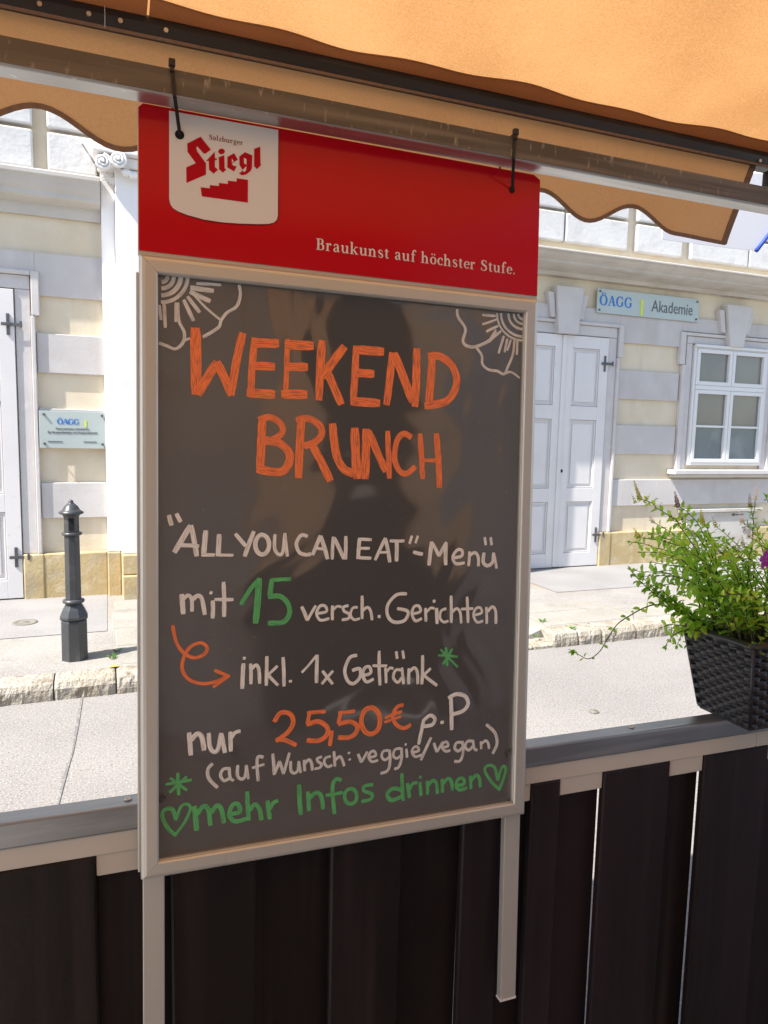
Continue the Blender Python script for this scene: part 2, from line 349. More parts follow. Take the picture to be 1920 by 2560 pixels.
for L_ in [.42, .5, .38, .45, .47, .5, .40, .46, .44, .10, .30, .30, .34, .36, .44, .40, .38]:
    kerb_stone(x + .004, x + L_ - .004, PZ, 0); x += L_
while x < 3.0:
    kerb_stone(x + .004, x + .33, .03, 0); x += .335
x = 3.14
for L_ in [.24, .22, .33, .36, .34, .4, .38] + [.42] * 14:
    kerb_stone(x + .004, x + L_ - .004, PZ, 0); x += L_
tag(k.build('kerb', M['kerb']), kind='structure')

p_ = MB()                                              # stone slabs in the pavement, 4 mm proud
for row, (y0, y1) in enumerate([(4.66, 5.05), (5.07, 5.5), (5.52, 6.02), (6.04, 6.40)]):
    x = .07 + .04 * math.sin(row * 3)
    for j in range(5):
        L_ = .62 + .2 * math.sin(row * 2.3 + j * 1.7); zz = PZ + .004
        if x + L_ < 1.05: p_.box(x, x + L_ - .015, y0, y1, PZ - .02, zz + .001 * (j % 2))
        x += L_
for (a, b, y0, y1) in [(3.25, 4.05, 4.64, 5.0), (4.07, 4.9, 4.64, 5.0), (3.25, 3.9, 5.02, 5.3)]:
    p_.box(a, b - .015, y0, y1, PZ - .02, PZ + .004)
tag(p_.build('pavement_slabs', M['slab'], bevel=.004), kind='structure')
pl = MB()                                              # strip of newer asphalt along the wall
pl.add([(-9, 5.42, PZ + .004), (.02, 5.46, PZ + .004), (.03, 6.70, PZ + .004), (-9, 6.70, PZ + .004)], [(0, 1, 2, 3)])
pl.add([(4.0, 5.62, PZ + .004), (12, 5.6, PZ + .004), (12, 6.70, PZ + .004), (4.0, 6.70, PZ + .004)], [(0, 1, 2, 3)])
M['pave2'] = layer(mat('newer pavement asphalt', (.25, .242, .234), .9, noise=(2, (.215, .206, .20), .4, .65), bump=(120, .3, .003)), 150, (.38, .37, .35), .56, .67, detail=3)
tag(pl.build('pavement_strip', M['pave2']), kind='structure')
sm = MB()                                              # bitumen seam in the road
pts = [onz(205, 1745, 0), onz(192, 1820, 0), onz(182, 1880, 0), onz(172, 1910, 0), onz(158, 1955, 0), onz(148, 2000, 0), onz(135, 2060, 0), onz(110, 2150, 0)]
for i in range(len(pts) - 1):
    a, b = pts[i], pts[i + 1]; w0 = .0055 + .0025 * math.sin(i * 2.0); w1 = .0055 + .0025 * math.sin(i * 2.0 + 2)
    sm.add([(a.x - w0, a.y, .004), (a.x + w0, a.y, .004), (b.x + w1, b.y, .004), (b.x - w1, b.y, .004)], [(3, 2, 1, 0)])
tag(sm.build('road_seam', M['seam']), kind='structure')

# small things on the ground
mc = MB(); mc.lathe(-.552, 5.866, [(.088, PZ + .003), (.088, PZ + .008), (.07, PZ + .008), (.066, PZ + .005), (.02, PZ + .005), (.016, PZ + .009)], 22)
tag(mc.build('valve_cover', M['castcover']), 'small round cast cover set in the pavement behind the bollard', 'cover')
mc = MB(); c = onz(1485, 1780, 0); mc.lathe(c.x, c.y, [(.030, .002), (.028, .006), (.012, .006), (.010, .008)], 20)
tag(mc.build('survey_marker', M['castcover']), 'small flat metal disc set in the road above the right rail', 'marker')

def weed(c, n, h, label, seed):
    r = random.Random(seed); m = MB()
    for i in range(n):
        q = r.random() * 6.3; l = h * (.5 + r.random() * .6); wv = l * .16
        d = Vector((math.cos(q), math.sin(q), 0)); sd = Vector((-d.y, d.x, 0)); b = Vector(c) + d * .006
        p1 = b + d * l * .45 + Vector((0, 0, l * .7)); p2 = b + d * l * 1.0 + Vector((0, 0, l * .75))
        m.add([b, p1 - sd * wv, p2, p1 + sd * wv], [(0, 1, 2), (0, 2, 3)])
    tag(m.build('weed', M['weed']), label, 'weed', 'weeds in the pavement joints')
weed(onz(280, 1647, PZ), 14, .034, 'upright green weed in the pavement beside the bollard shadow', 1)
weed(onz(292, 1630, PZ), 9, .03, 'tiny low weed tuft just behind the upright weed near the bollard', 2)
weed(onz(1355, 1555, PZ), 14, .035, 'green weed in the paving joint nearest the sign frame on the right pavement', 3)
weed(onz(1430, 1572, PZ), 14, .03, 'weed where the right kerb starts to rise', 4)
weed(onz(1338, 1592, .06), 9, .03, 'lowest weed beside the dropped kerb right of the sign', 5)
lf = MB(); c = onz(284, 1670, PZ)
lf.add([(c.x - .035, c.y, PZ + .004), (c.x, c.y - .02, PZ + .014), (c.x + .04, c.y + .005, PZ + .006), (c.x + .005, c.y + .03, PZ + .016), (c.x, c.y, PZ + .01)], [(0, 1, 4), (1, 2, 4), (2, 3, 4), (3, 0, 4)])
tag(lf.build('fallen_leaf', M['dryleaf']), 'yellow dry leaf lying on the kerb by the bollard', 'leaf')

# ------------------------------------------------------------------ the bollard
bx, by = onz(187, 1655, PZ).xy; by += .075
oc = R(22.5)
bol = empty('bollard', (bx, by, PZ), 'dark grey octagonal cast iron bollard with a pointed cap at the kerb', 'bollard')
def oct_part(name, prof, n=8, smooth=False, ph=oc):
    m = MB(); m.lathe(bx, by, [(r, PZ + z) for r, z in prof], n, smooth, ph); return world_part(m, name, M['bollard'], bol, bevel=.0025 if n == 8 else 0)
oct_part('base', [(.082, 0), (.081, .252), (.076, .258)])
oct_part('collar', [(.078, .2585), (.088, .268), (.088, .281), (.070, .322), (.050, .358), (.047, .362)])
oct_part('ring', [(.050, .3625), (.064, .368), (.066, .377), (.062, .386), (.050, .391)], 20, True)
oct_part('shaft', [(.0495, .3915), (.0475, .79), (.0475, .795)])
oct_part('ring', [(.049, .7955), (.059, .800), (.061, .808), (.057, .815), (.049, .818)], 20, True)
oct_part('neck', [(.048, .8185), (.047, .91), (.054, .925)])
oct_part('cap', [(.055, .9255), (.072, .934), (.074, .942), (.058, .952), (.048, .962), (.042, .976), (.032, .986), (.022, .996), (.014, 1.0), (.016, 1.006), (.010, 1.016), (.003, 1.02)], 24, True)
m = MB(); m.box(bx - .014, bx + .014, by - .0485, by - .044, PZ + .835, PZ + .905)
world_part(m, 'recessed_panel', M['hole'], bol)

# ================================================================== THE BUILDING ACROSS THE STREET
bl = empty('building', (2.5, YF, PZ), 'cream and grey banded old town house with white pilaster, cornice and panelled double doors', 'building')
def part(mb, name, m_, parent=bl, **kw): return world_part(mb, name, M[m_] if isinstance(m_, str) else m_, parent, **kw)
XL, XR = -9.0, 16.0
DL, DR, DW, DH = -1.215, 4.69, .585, 2.67               # door centres, half width, head height
WX0, WX1, WZ0, WZ1 = 6.50, 7.67, 1.27, 2.674             # window
def openings(z0, z1):
    o = []
    for c in (DL, DR):
        if z0 < DH: o.append((c - DW - .17, c + DW + .17, DH + .16))
    return o
wall = MB()
wall.box(XL, XR, YF, YF + .5, PZ - .1, 8.5)
part(wall, 'wall', 'cream')
G = .03
def gbox(*q):
    m = MB(); m.box(*q); part(m, 'grey_band', 'grey', bevel=.006)
zb = [3.28, 2.98, 2.64, 2.338, 2.015, 1.722, 1.393, 1.10, .795, .505, PZ]
XP0, XP1 = .045, 3.75                                     # portal block between the two pilasters
def spans(z0, z1, lo, hi, gap=True):
    """runs of wall between doors and window surrounds for a band"""
    cuts = [(DL - .76, DL + .745), (DR - .745, DR + .735), (XP0, XP1)]
    if z1 > 1.2 and z0 < 2.8: cuts.append((6.31, 7.86))
    cuts.sort(); out = []; x = lo
    for a, b in cuts:
        if a > x: out.append((x, min(a, hi)))
        x = max(x, b)
    if x < hi: out.append((x, hi))
    return out
for z1, z0 in ((2.98, 2.64), (2.338, 2.015), (1.722, 1.393), (1.10, .795)):
    if z1 > 2.9:
        ed = [XL] + [q for s_ in spans(z0, z1, XL, XR) for q in s_][1:-1] + [XR]
        for a, b in spans(z0, z1, XL, XR):
            m = MB(); m.box(a, b, YF - G, YF, z0, z1); part(m, 'grey_band', 'grey', bevel=.002)
        for a, b in ((DL - .759, DL + .744), (DR - .744, DR + .734), (6.311, 7.859)):
            m = MB(); m.box(a, b, YF - G, YF, 2.825, z1); part(m, 'grey_band', 'grey', bevel=.002)
    else:
        for a, b in spans(z0, z1, XL, XR): gbox(a, b, YF - G, YF, z0, z1)
for a, b in spans(PZ, .5, XL, XR):
    n = max(1, round((b - a) / 1.1)); st = (b - a) / n
    for i in range(n):
        m = MB(); m.box(a + i * st + .004, a + (i + 1) * st - .004, YF - .055, YF, PZ - .02, .497); part(m, 'plinth_stone', 'stone', bevel=.012)

# cornice: a profile drawn along the wall
def cornice(x0, x1, p, zs=1.0, name='cornice'):
    pr = [(0, 3.27), (.16, 3.27), (.18, 3.30), (.20, 3.335), (.20, 3.36), (.30, 3.362), (.62, 3.385), (.70, 3.40), (.70, 3.435), (.78, 3.455), (.86, 3.49), (.92, 3.53), (1.0, 3.545), (1.0, 3.575), (.97, 3.585), (0, 3.615)]
    vs = []; n = len(pr)
    for x in (x0, x1): vs += [(x, YF - d * p, 3.27 + (z - 3.27) * zs) for d, z in pr]
    fs = [(j, (j + 1) % n, n + (j + 1) % n, n + j) for j in range(n)] + [tuple(range(n)), tuple(range(2 * n - 1, n - 1, -1))]
    m = MB(); m.add(vs, fs); part(m, name, 'trim', bevel=.003)
cornice(XL, XP0 - .003, .21)
cornice(XP0 + .56, XR, .45, .56)  # unseen run over the portal is added to shade the right door

# pilasters of the portal
def pilaster(x0, mirror):
    sgn = -1 if mirror else 1
    def bx_(m, a, b, p, z0, z1):
        xa, xb = sorted((x0 + sgn * a, x0 + sgn * b)); m.box(xa, xb, YF - p, YF + .01, z0, z1)
    m = MB(); bx_(m, 0, .108, .09, .50, 3.74); bx_(m, .110, .52, .36 if mirror else .24, .50, 3.265 if mirror else 3.66)  # mirrored shaft, out of sight, is made deeper to shade the right door
    part(m, 'pilaster', 'white', bevel=.008)
    m = MB(); bx_(m, -.005, .107, .10, PZ - .02, .498); bx_(m, .109, .53, .30, PZ - .02, .318); bx_(m, .109, .53, .275, .322, .498)
    part(m, 'pilaster_base', 'stone', bevel=.012)
    # capital: block, volutes, leaves
    m = MB(); bx_(m, -.055, .56, .34, 3.745, 3.79); bx_(m, -.03, .54, .30, 3.792, 3.86)
    cap = part(m, 'capital', 'white', bevel=.008)
    m = MB(); bx_(m, -.02, .50, .27, 3.667, 3.743); world_part(m, 'echinus', M['white'], cap, bevel=.01)
    for cx, cz_, p in ((.020, 3.668, .325), (.134, 3.694, .345), (.45, 3.694, .345)):
        v = MB(); sp = []; rr = []; yv = YF - p; Rv = .058
        for i in range(52):
            t = i / 51; q = t * 4.6 * math.pi + .55 * math.pi; r = Rv * (1 - t) ** .85 + .005
            sp.append((x0 + sgn * (cx - r * math.cos(q)), yv - .022 * t, cz_ + r * math.sin(q))); rr.append(.0125 * (1 - .5 * t))
        v.tube(sp, rr, 7); v.disc_y((x0 + sgn * cx, cz_), Rv - .004, yv + .006, yv + .05); v.disc_y((x0 + sgn * cx, cz_), .010, yv - .034, yv + .006)
        world_part(v, 'volute', M['white'], cap)
    for j, (cx, cz_) in enumerate(((.05, 3.585), (.10, 3.565), (.20, 3.60), (.25, 3.585), (.36, 3.60), (.46, 3.585))):
        v = MB()
        for a in range(5):
            q = (a / 4 - .5) * 2.2; yv = YF - (.30 if cx > .11 else .16)
            v.tube([(x0 + sgn * cx, yv + .03, cz_ + .05), (x0 + sgn * (cx + .022 * math.sin(q)), yv - .012, cz_ + .02), (x0 + sgn * (cx + .045 * math.sin(q)), yv - .004, cz_ + .03 - .05 * math.cos(q))], [.012, .014, .005], 7)
        world_part(v, 'acanthus_leaf', M['white'], cap)
    if not mirror:
        v = MB(); v.tube([ony(206, 361, YF - .08), ony(236, 407, YF - .30)], .007, 7); world_part(v, 'tie_rod', M['iron'], cap)
pilaster(XP0, False); pilaster(XP1, True)
m = MB(); m.box(XP0 + .6, XP1 - .6, YF - .05, YF, PZ - .02, 3.3); part(m, 'portal_surround', 'surround', bevel=.01)
m = MB(); 
for a, b in ((.85, 1.89), (1.905, 2.95)):
    m.box(a, b, YF - .075, YF - .045, PZ, 2.75)
    for z0, z1 in ((.3, 1.0), (1.15, 2.55)): m.box(a + .14, b - .14, YF - .095, YF - .07, z0, z1)
part(m, 'portal_door', 'oak', bevel=.008)
m = MB(); m.box(XP0 - .02, XP1 + .02, YF - .26, YF, 3.862, 4.3); part(m, 'portal_entablature', 'white', bevel=.01)

# upper storey: rendered ashlar with wide joints
up = MB()
def blk(a, b, z0, z1, p=.07): up.box(a, b, YF - p, YF + .01, z0, z1)
for r_ in range(14):
    z0 = 3.625 + r_ * .328; z1 = z0 + .296
    for a, b in ((-1.9, -1.02), (-.90, -.452), (-.345, .02), (3.80, 4.6), (4.62, 5.43), (5.555, 6.20), (6.33, 7.2), (7.22, 8.1), (8.2, 9.0)):
        if r_ > 0 and a in (.02,): continue
        if z0 < 4.4 and a >= 3.7 and b <= 3.8: continue
        blk(a, b, z0, z1)
part(up, 'upper_ashlar', 'ashlar', bevel=.014)

# doors with surround, keystone, hinges
def door(cx, seed):
    s_ = MB(); o = .155
    for sg in (-1, 1):
        a, b = sorted((cx + sg * (DW + .008), cx + sg * (DW + o - .035)))
        s_.box(a, b, YF - .030, YF, .50, DH + .008)
        a, b = sorted((cx + sg * (DW + o - .033), cx + sg * (DW + o)))
        s_.box(a, b, YF - .055, YF, .50, 2.47)                       # outer moulding
        a, b = sorted((cx + sg * (DW + o - .025), cx + sg * (DW + o + .035)))
        s_.box(a, b, YF - .058, YF, 2.473, DH + .155)                # ear
    s_.box(cx - DW - .12, cx + DW + .12, YF - .031, YF, DH + .010, DH + .12)
    s_.box(cx - DW - o + .027, cx + DW + o - .027, YF - .056, YF, DH + .122, DH + .156)
    part(s_, 'door_surround', 'surround', bevel=.006)
    for sg in (-1, 1):
        b_ = MB(); a, b = sorted((cx + sg * (DW + .008), cx + sg * (DW + o + .012))); b_.box(a, b, YF - .062, YF, PZ - .02, .497); part(b_, 'door_plinth', 'stone', bevel=.012)
    k_ = MB()
    k_.prism([(cx - .125, DH + .005), (cx + .125, DH + .005), (cx + .175, 3.165), (cx - .175, 3.165)], YF - .11, YF)
    part(k_, 'keystone', 'surround', bevel=.008)
    for P in ([(cx + .150, 2.84), (cx + .205, 2.84), (cx + .235, 2.99), (cx + .26, 3.10), (cx + .180, 3.10)], [(cx - .180, 3.10), (cx - .26, 3.10), (cx - .235, 2.99), (cx - .205, 2.84), (cx - .150, 2.84)]):
        k_ = MB(); k_.prism(P, YF - .075, YF); part(k_, 'keystone_shoulder', 'surround', bevel=.006)
    f0 = YF - .045
    d = MB()
    for sg in (-1, 1):
        i0, i1 = cx + sg * .004, cx + sg * DW
        lo, hi = sorted((i0, i1)); pa, pb = sorted((cx + sg * .118, cx + sg * .470))
        zz = [(PZ + .015, .28), (.857, 1.01), (1.765, 1.915), (2.54, DH)]
        d.box(lo, pa, f0, YF - .005, PZ + .015, DH); d.box(pb, hi, f0, YF - .005, PZ + .015, DH)
        for a, b in zz: d.box(pa, pb, f0, YF - .005, a, b)
        for a, b in ((.28, .857), (1.01, 1.765), (1.915, 2.54)):
            d.box(pa, pb, f0 + .024, YF - .005, a, b)
            t = .016                                                   # raised moulding inside each panel
            d.box(pa + .004, pb - .004, f0 + .008, f0 + .022, a + .004, a + t); d.box(pa + .004, pb - .004, f0 + .008, f0 + .022, b - t, b - .004)
            d.box(pa + .004, pa + t, f0 + .008, f0 + .022, a + t, b - t); d.box(pb - t, pb - .004, f0 + .008, f0 + .022, a + t, b - t)
            d.box(pa + .045, pb - .045, f0 + .012, f0 + .022, a + .045, b - .045)
    d.box(cx - .028, cx + .020, f0 - .014, f0 - .001, PZ + .02, DH - .004)    # meeting strip
    dr = part(d, 'double_door', 'door', bevel=.003)
    for sg in (-1, 1):
        for z in (2.39, .475):
            h = MB(); x = cx + sg * (DW - .045)
            h.box(x - .012, x + .012, f0 - .010, f0 - .001, z - .085, z + .085)
            a, b = sorted((x - sg * .05, x + sg * .105)); h.box(a, b, f0 - .016, f0 - .0105, z - .013, z + .013)
            a, b = sorted((x + sg * .085, x + sg * .105)); h.box(a, b, f0 - .022, f0 - .0165, z - .022, z + .030)
            world_part(h, 'strap_hinge', M['iron'], dr, bevel=.002)
    h = MB(); h.disc_y((cx + .035, 1.20), .018, f0 - .006, f0 - .001); world_part(h, 'keyhole', M['hole'], dr)
door(DL, 1); door(DR, 2)

# window with surround, keystone and sill
wm = MB(); cx = (WX0 + WX1) / 2
for a, b, p, z0, z1 in ((6.33, 6.395, .052, 1.22, 2.44), (6.397, 6.485, .030, 1.22, 2.69), (7.685, 7.773, .030, 1.22, 2.69), (7.775, 7.84, .052, 1.22, 2.44), (6.285, 6.36, .056, 2.443, 2.815), (7.81, 7.885, .056, 2.443, 2.815)):
    wm.box(a, b, YF - p, YF, z0, z1)
wm.box(6.397, 7.773, YF - .031, YF, 2.692, 2.775); wm.box(6.362, 7.808, YF - .054, YF, 2.778, 2.814)
part(wm, 'window_surround', 'surround', bevel=.006)
m = MB(); m.prism([(cx - .105, 2.685), (cx + .105, 2.685), (cx + .195, 3.165), (cx - .195, 3.165)], YF - .11, YF); part(m, 'keystone', 'surround', bevel=.008)
for P in ([(cx + .155, 2.84), (cx + .21, 2.84), (cx + .25, 2.99), (cx + .275, 3.10), (cx + .198, 3.10)], [(cx - .198, 3.10), (cx - .275, 3.10), (cx - .25, 2.99), (cx - .21, 2.84), (cx - .155, 2.84)]):
    m = MB(); m.prism(P, YF - .075, YF); part(m, 'keystone_shoulder', 'surround', bevel=.006)
m = MB(); m.box(6.235, 7.935, YF - .15, YF, 1.165, 1.218); m.box(6.275, 7.895, YF - .10, YF, 1.128, 1.163); part(m, 'window_sill', 'surround', bevel=.008)
wf = MB(); y0, y1 = YF - .055, YF - .005
wf.box(WX0, WX0 + .035, y0, y1, WZ0, WZ1); wf.box(WX1 - .035, WX1, y0, y1, WZ0, WZ1)
wf.box(WX0 + .036, WX1 - .036, y0, y1, WZ1 - .035, WZ1); wf.box(WX0 + .036, WX1 - .036, y0, y1, WZ0, WZ0 + .03)
wf.box(WX0 - .01, WX1 + .01, y0 - .025, y0 - .001, WZ1 - .02, WZ1 + .012)
wf.box(WX0 + .036, WX1 - .036, y0 - .012, y1, 2.165, 2.215)
win = part(wf, 'window', 'sash', bevel=.004)
mid = (WX0 + WX1) / 2
for a, b in ((WX0 + .037, mid - .003), (mid + .003, WX1 - .037)):
    for z0, z1, bar in ((2.217, WZ1 - .037, None), (WZ0 + .032, 2.163, 1.735)):
        f_ = MB(); t = .046; yy = YF - .066
        f_.box(a, a + t, yy, YF - .02, z0, z1); f_.box(b - t, b, yy, YF - .02, z0, z1)
        f_.box(a + t, b - t, yy, YF - .02, z0, z0 + t); f_.box(a + t, b - t, yy, YF - .02, z1 - t, z1)
        if bar: f_.box(a + t, b - t, yy + .008, YF - .02, bar - .013, bar + .013)
        part(f_, 'casement', 'sash', win, bevel=.004)
        q = MB()
        if bar:
            q.box(a + t, b - t, YF - .03, YF - .021, bar + .013, z1 - t); part(q, 'pane', 'pane', win)
            q = MB(); q.box(a + t, b - t, YF - .03, YF - .021, z0 + t, bar - .013); part(q, 'pane', 'panelow', win)
        else:
            q.box(a + t, b - t, YF - .03, YF - .021, z0 + t, z1 - t); part(q, 'pane', 'pane', win)
# cellar hatch in the plinth under the window
m = MB(); m.box(6.45, 7.75, YF - .085, YF, .70, .74); m.box(6.55, 7.65, YF - .06, YF, .20, .695); ch = part(m, 'cellar_hatch', 'trim', bevel=.005)
m = MB(); c0 = ony(1842, 1338, YF - .065); m.box(c0.x - .08, c0.x + .08, YF - .068, YF - .061, .655, .665); m.prism([(c0.x - .11, .66), (c0.x - .07, .64), (c0.x - .07, .68)], YF - .068, YF - .061)
for i in range(8):
    q = i * math.pi / 4; cc, ss = math.cos(q), math.sin(q)
    m.prism([(c0.x + .16 + .03 * cc - .006 * ss, .50 + .03 * ss + .006 * cc), (c0.x + .16 + .03 * cc + .006 * ss, .50 + .03 * ss - .006 * cc), (c0.x + .16 + .085 * cc + .004 * ss, .50 + .085 * ss - .004 * cc), (c0.x + .16 + .085 * cc - .004 * ss, .50 + .085 * ss + .004 * cc)], YF - .068, YF - .061)
world_part(m, 'vent_slots', M['iron'], ch)

# ------------------------------------------------------------------ letter shapes shared by the signs
def serif_glyphs():
    T, t = .24, .085
    def st(x, y0, y1, w_=T): return ([(x, y0), (x, y1)], [w_, w_])
    def sf(x, y, l=.52): return ([(x - l / 2, y), (x + l / 2, y)], [.085, .085])
    def flag(x, y): return ([(x - .26, y - .07), (x - .02, y - .01)], [.06, .11])
    def dot(x, y, r=.12): return ([(x - r * .7, y), (x, y), (x + r * .7, y)], [r * 1.2, r * 2, r * 1.2])
    def ell(cx, cy, rx, ry, q0=0, q1=360, n=22, wt=t, wT=T):
        P = []; W = []
        for i in range(n + 1):
            q = R(q0 + (q1 - q0) * i / n); P.append((cx + rx * math.cos(q), cy + ry * math.sin(q))); W.append(wt + (wT - wt) * abs(math.cos(q)) ** 1.3)
        return (P, W)
    G = {}
    arch = ([(.30, .74), (.46, .94), (.66, .94), (.80, .74)], [.08, .13, .19, .24])
    G['n'] = ([st(.2, 0, .97), sf(.2, .04), flag(.2, .97), arch, st(.82, 0, .76), sf(.82, .04)], 1.18)
    G['h'] = ([st(.2, 0, 1.55), sf(.2, .04), flag(.2, 1.55), arch, st(.82, 0, .76), sf(.82, .04)], 1.18)
    G['u'] = ([st(.2, .26, .97), flag(.2, .97), ([(.2, .28), (.3, .07), (.5, .05), (.74, .24)], [.24, .18, .12, .08]), st(.82, 0, .97), flag(.82, .97), ([(.84, .04), (1.06, .07)], [.11, .06])], 1.14)
    G['r'] = ([st(.2, 0, .97), sf(.2, .04), flag(.2, .97), ([(.3, .72), (.42, .92), (.58, .95)], [.08, .13, .16]), dot(.6, .86, .13)], .84)
    G['a'] = ([([(.14, .72), (.2, .93), (.4, .98), (.58, .9), (.63, .7)], [.2, .12, .09, .18, .24]), st(.63, .15, .72), ([(.6, .58), (.32, .5), (.14, .3), (.2, .09), (.38, .05), (.6, .22)], [.08, .1, .22, .2, .1, .08]), ([(.63, .2), (.7, .05), (.86, .1)], [.24, .13, .07])], .96)
    G['k'] = ([st(.2, 0, 1.55), sf(.2, .04), flag(.2, 1.55), ([(.3, .42), (.8, .95)], [.09, .09]), sf(.8, .96, .42), ([(.44, .58), (.88, .04)], [.22, .22]), sf(.9, .04, .44)], 1.16)
    G['s'] = ([([(.64, .74), (.56, .94), (.36, .99), (.16, .86), (.18, .66), (.4, .52), (.62, .37), (.65, .17), (.45, .02), (.22, .05), (.11, .26)], [.07, .08, .1, .17, .22, .25, .22, .17, .1, .08, .08])], .80)
    G['t'] = ([st(.3, .2, 1.2), ([(.04, .95), (.62, .95)], [.085, .085]), ([(.3, .24), (.36, .07), (.5, .04), (.64, .14)], [.24, .18, .12, .06])], .72)
    G['f'] = ([st(.28, 0, 1.2), sf(.28, .04, .56), ([(.28, 1.15), (.35, 1.42), (.52, 1.54), (.68, 1.5)], [.24, .2, .12, .09]), dot(.68, 1.42, .12), ([(.02, .95), (.62, .95)], [.085, .085])], .74)
    G['o'] = ([ell(.47, .5, .36, .46)], .98)
    G['ö'] = ([ell(.47, .5, .36, .46), dot(.28, 1.32), dot(.66, 1.32)], .98)
    G['c'] = ([ell(.47, .5, .35, .46, 40, 320), dot(.7, .74, .12)], .86)
    G['e'] = ([ell(.47, .5, .35, .46, 5, 320), ([(.2, .55), (.8, .55)], [.08, .08])], .90)
    G['l'] = ([st(.2, 0, 1.55), sf(.2, .04), flag(.2, 1.55)], .52)
    G['z'] = ([([(.08, .94), (.7, .94)], [.1, .1]), ([(.66, .92), (.14, .06)], [.2, .2]), ([(.08, .05), (.74, .05)], [.1, .1]), ([(.1, .92), (.1, .7)], [.06, .06]), ([(.74, .08), (.74, .3)], [.06, .06])], .84)
    G['b'] = ([st(.2, .05, 1.55), flag(.2, 1.55), ell(.5, .5, .36, .45, -150, 150)], 1.04)
    G['g'] = ([ell(.42, .66, .28, .31, wT=.2), ell(.45, -.24, .36, .2, wT=.16), ([(.25, .38), (.14, .18), (.3, .06), (.66, .0)], [.08, .14, .16, .16]), dot(.84, .93, .1), ([(.62, .86), (.84, .95)], [.07, .07])], .96)
    G['B'] = ([st(.3, 0, 1.45, .26), sf(.26, .045, .5), sf(.26, 1.405, .5), ([(.3, 1.405), (.66, 1.40), (.84, 1.26), (.84, .96), (.66, .80), (.3, .78)], [.08, .1, .24, .24, .1, .08]), ([(.3, .78), (.72, .76), (.94, .58), (.94, .24), (.72, .06), (.3, .045)], [.08, .1, .26, .26, .1, .08])], 1.22)
    G['S'] = ([([(.82, 1.08), (.74, 1.34), (.48, 1.42), (.2, 1.24), (.22, .96), (.5, .78), (.8, .58), (.84, .26), (.56, .03), (.24, .08), (.1, .4)], [.06, .08, .12, .22, .27, .29, .27, .22, .12, .08, .07]), ([(.84, 1.42), (.84, 1.06)], [.06, .1]), ([(.09, .02), (.09, .42)], [.06, .1])], 1.06)
    G['A'] = ([([(.14, .04), (.62, 1.45)], [.09, .09]), ([(.62, 1.45), (1.12, .04)], [.26, .26]), ([(.32, .5), (.94, .5)], [.085, .085]), sf(.14, .045, .42), sf(1.12, .045, .5)], 1.3)
    G['G'] = ([ell(.72, .72, .56, .72, 48, 330, 26, .09, .26), st(1.14, .12, .62, .24), sf(1.14, .62, .5), ([(1.18, 1.42), (1.16, 1.0)], [.06, .12])], 1.44)
    G['O'] = ([ell(.7, .72, .56, .72, 0, 360, 26, .09, .27)], 1.44)
    G['Ö'] = ([ell(.7, .72, .56, .72, 0, 360, 26, .09, .27), dot(.46, 1.68, .13), dot(.92, 1.68, .13)], 1.44)
    G['.'] = ([dot(.2, .12, .14)], .44); G[' '] = ([], .55)
    return G
GL = serif_glyphs()
def smooth_pts(P, W, n=5):
    if len(P) < 3: return P, W
    Q = []; V = []
    for i in range(len(P) - 1):
        p0, p1, p2, p3 = P[max(i - 1, 0)], P[i], P[i + 1], P[min(i + 2, len(P) - 1)]
        for j in range(n):
            u = j / n; a = [.5 * (2 * p1[c] + (p2[c] - p0[c]) * u + (2 * p0[c] - 5 * p1[c] + 4 * p2[c] - p3[c]) * u * u + (3 * p1[c] - p0[c] - 3 * p2[c] + p3[c]) * u ** 3) for c in (0, 1)]
            Q.append(tuple(a)); V.append(W[i] + (W[i + 1] - W[i]) * u)
    Q.append(P[-1]); V.append(W[-1]); return Q, V
def ribbon(mb, P, W, y, dy=-2e-6, ends=0.0, wob=0.0, rnd=None):
    """flat paint stroke lying in the x,z plane at depth y; uv.u along in cm, uv.v across"""
    P = [Vector((p[0], p[1])) for p in P]; n = len(P); vs = []; uv = []; L_ = 0
    off = rnd.random() * 40 if rnd else 0
    for i, p in enumerate(P):
        a = P[max(i - 1, 0)]; b = P[min(i + 1, n - 1)]; t = (b - a); t = t.normalized() if t.length > 1e-9 else Vector((1, 0))
        nn = Vector((-t.y, t.x)); h = W[i] / 2
        if wob and rnd: h *= 1 + wob * (rnd.random() - .5)
        e = Vector((0, 0))
        if ends and i in (0, n - 1): e = t * (ends * W[i] * (-1 if i == 0 else 1)); h *= .82
        if i: L_ += (p - P[i - 1]).length
        yy = y + dy * i
        for sgn in (-1, 1):
            q = p + nn * h * sgn + e * (1 if not ends else (.6 if sgn < 0 else 1)); vs.append((q.x, yy, q.y)); uv.append((L_ * 100 + off, .5 + sgn * .5 + off))
    fs = [(2 * i, 2 * i + 2, 2 * i + 3, 2 * i + 1) for i in range(n - 1)]
    mb.add(vs, fs, False, uv)
def serif_text(mb, text, x0, x1, z, s, y, step=4e-5, bold=1.0):
    adv = sum(GL[c][1] for c in text); k_ = (x1 - x0 - adv * s) / max(1, len(text) - 1); x = x0; i = 0
    for ch in text:
        for P, W in GL[ch][0]:
            P, W = smooth_pts(P, W) if 2 < len(P) < 14 else (P, W)
            ribbon(mb, [(x + p[0] * s, z + p[1] * s) for p in P], [q * s * bold for q in W], y - step * (i % 6), dy=-1e-6); i += 1
        x += GL[ch][1] * s + k_
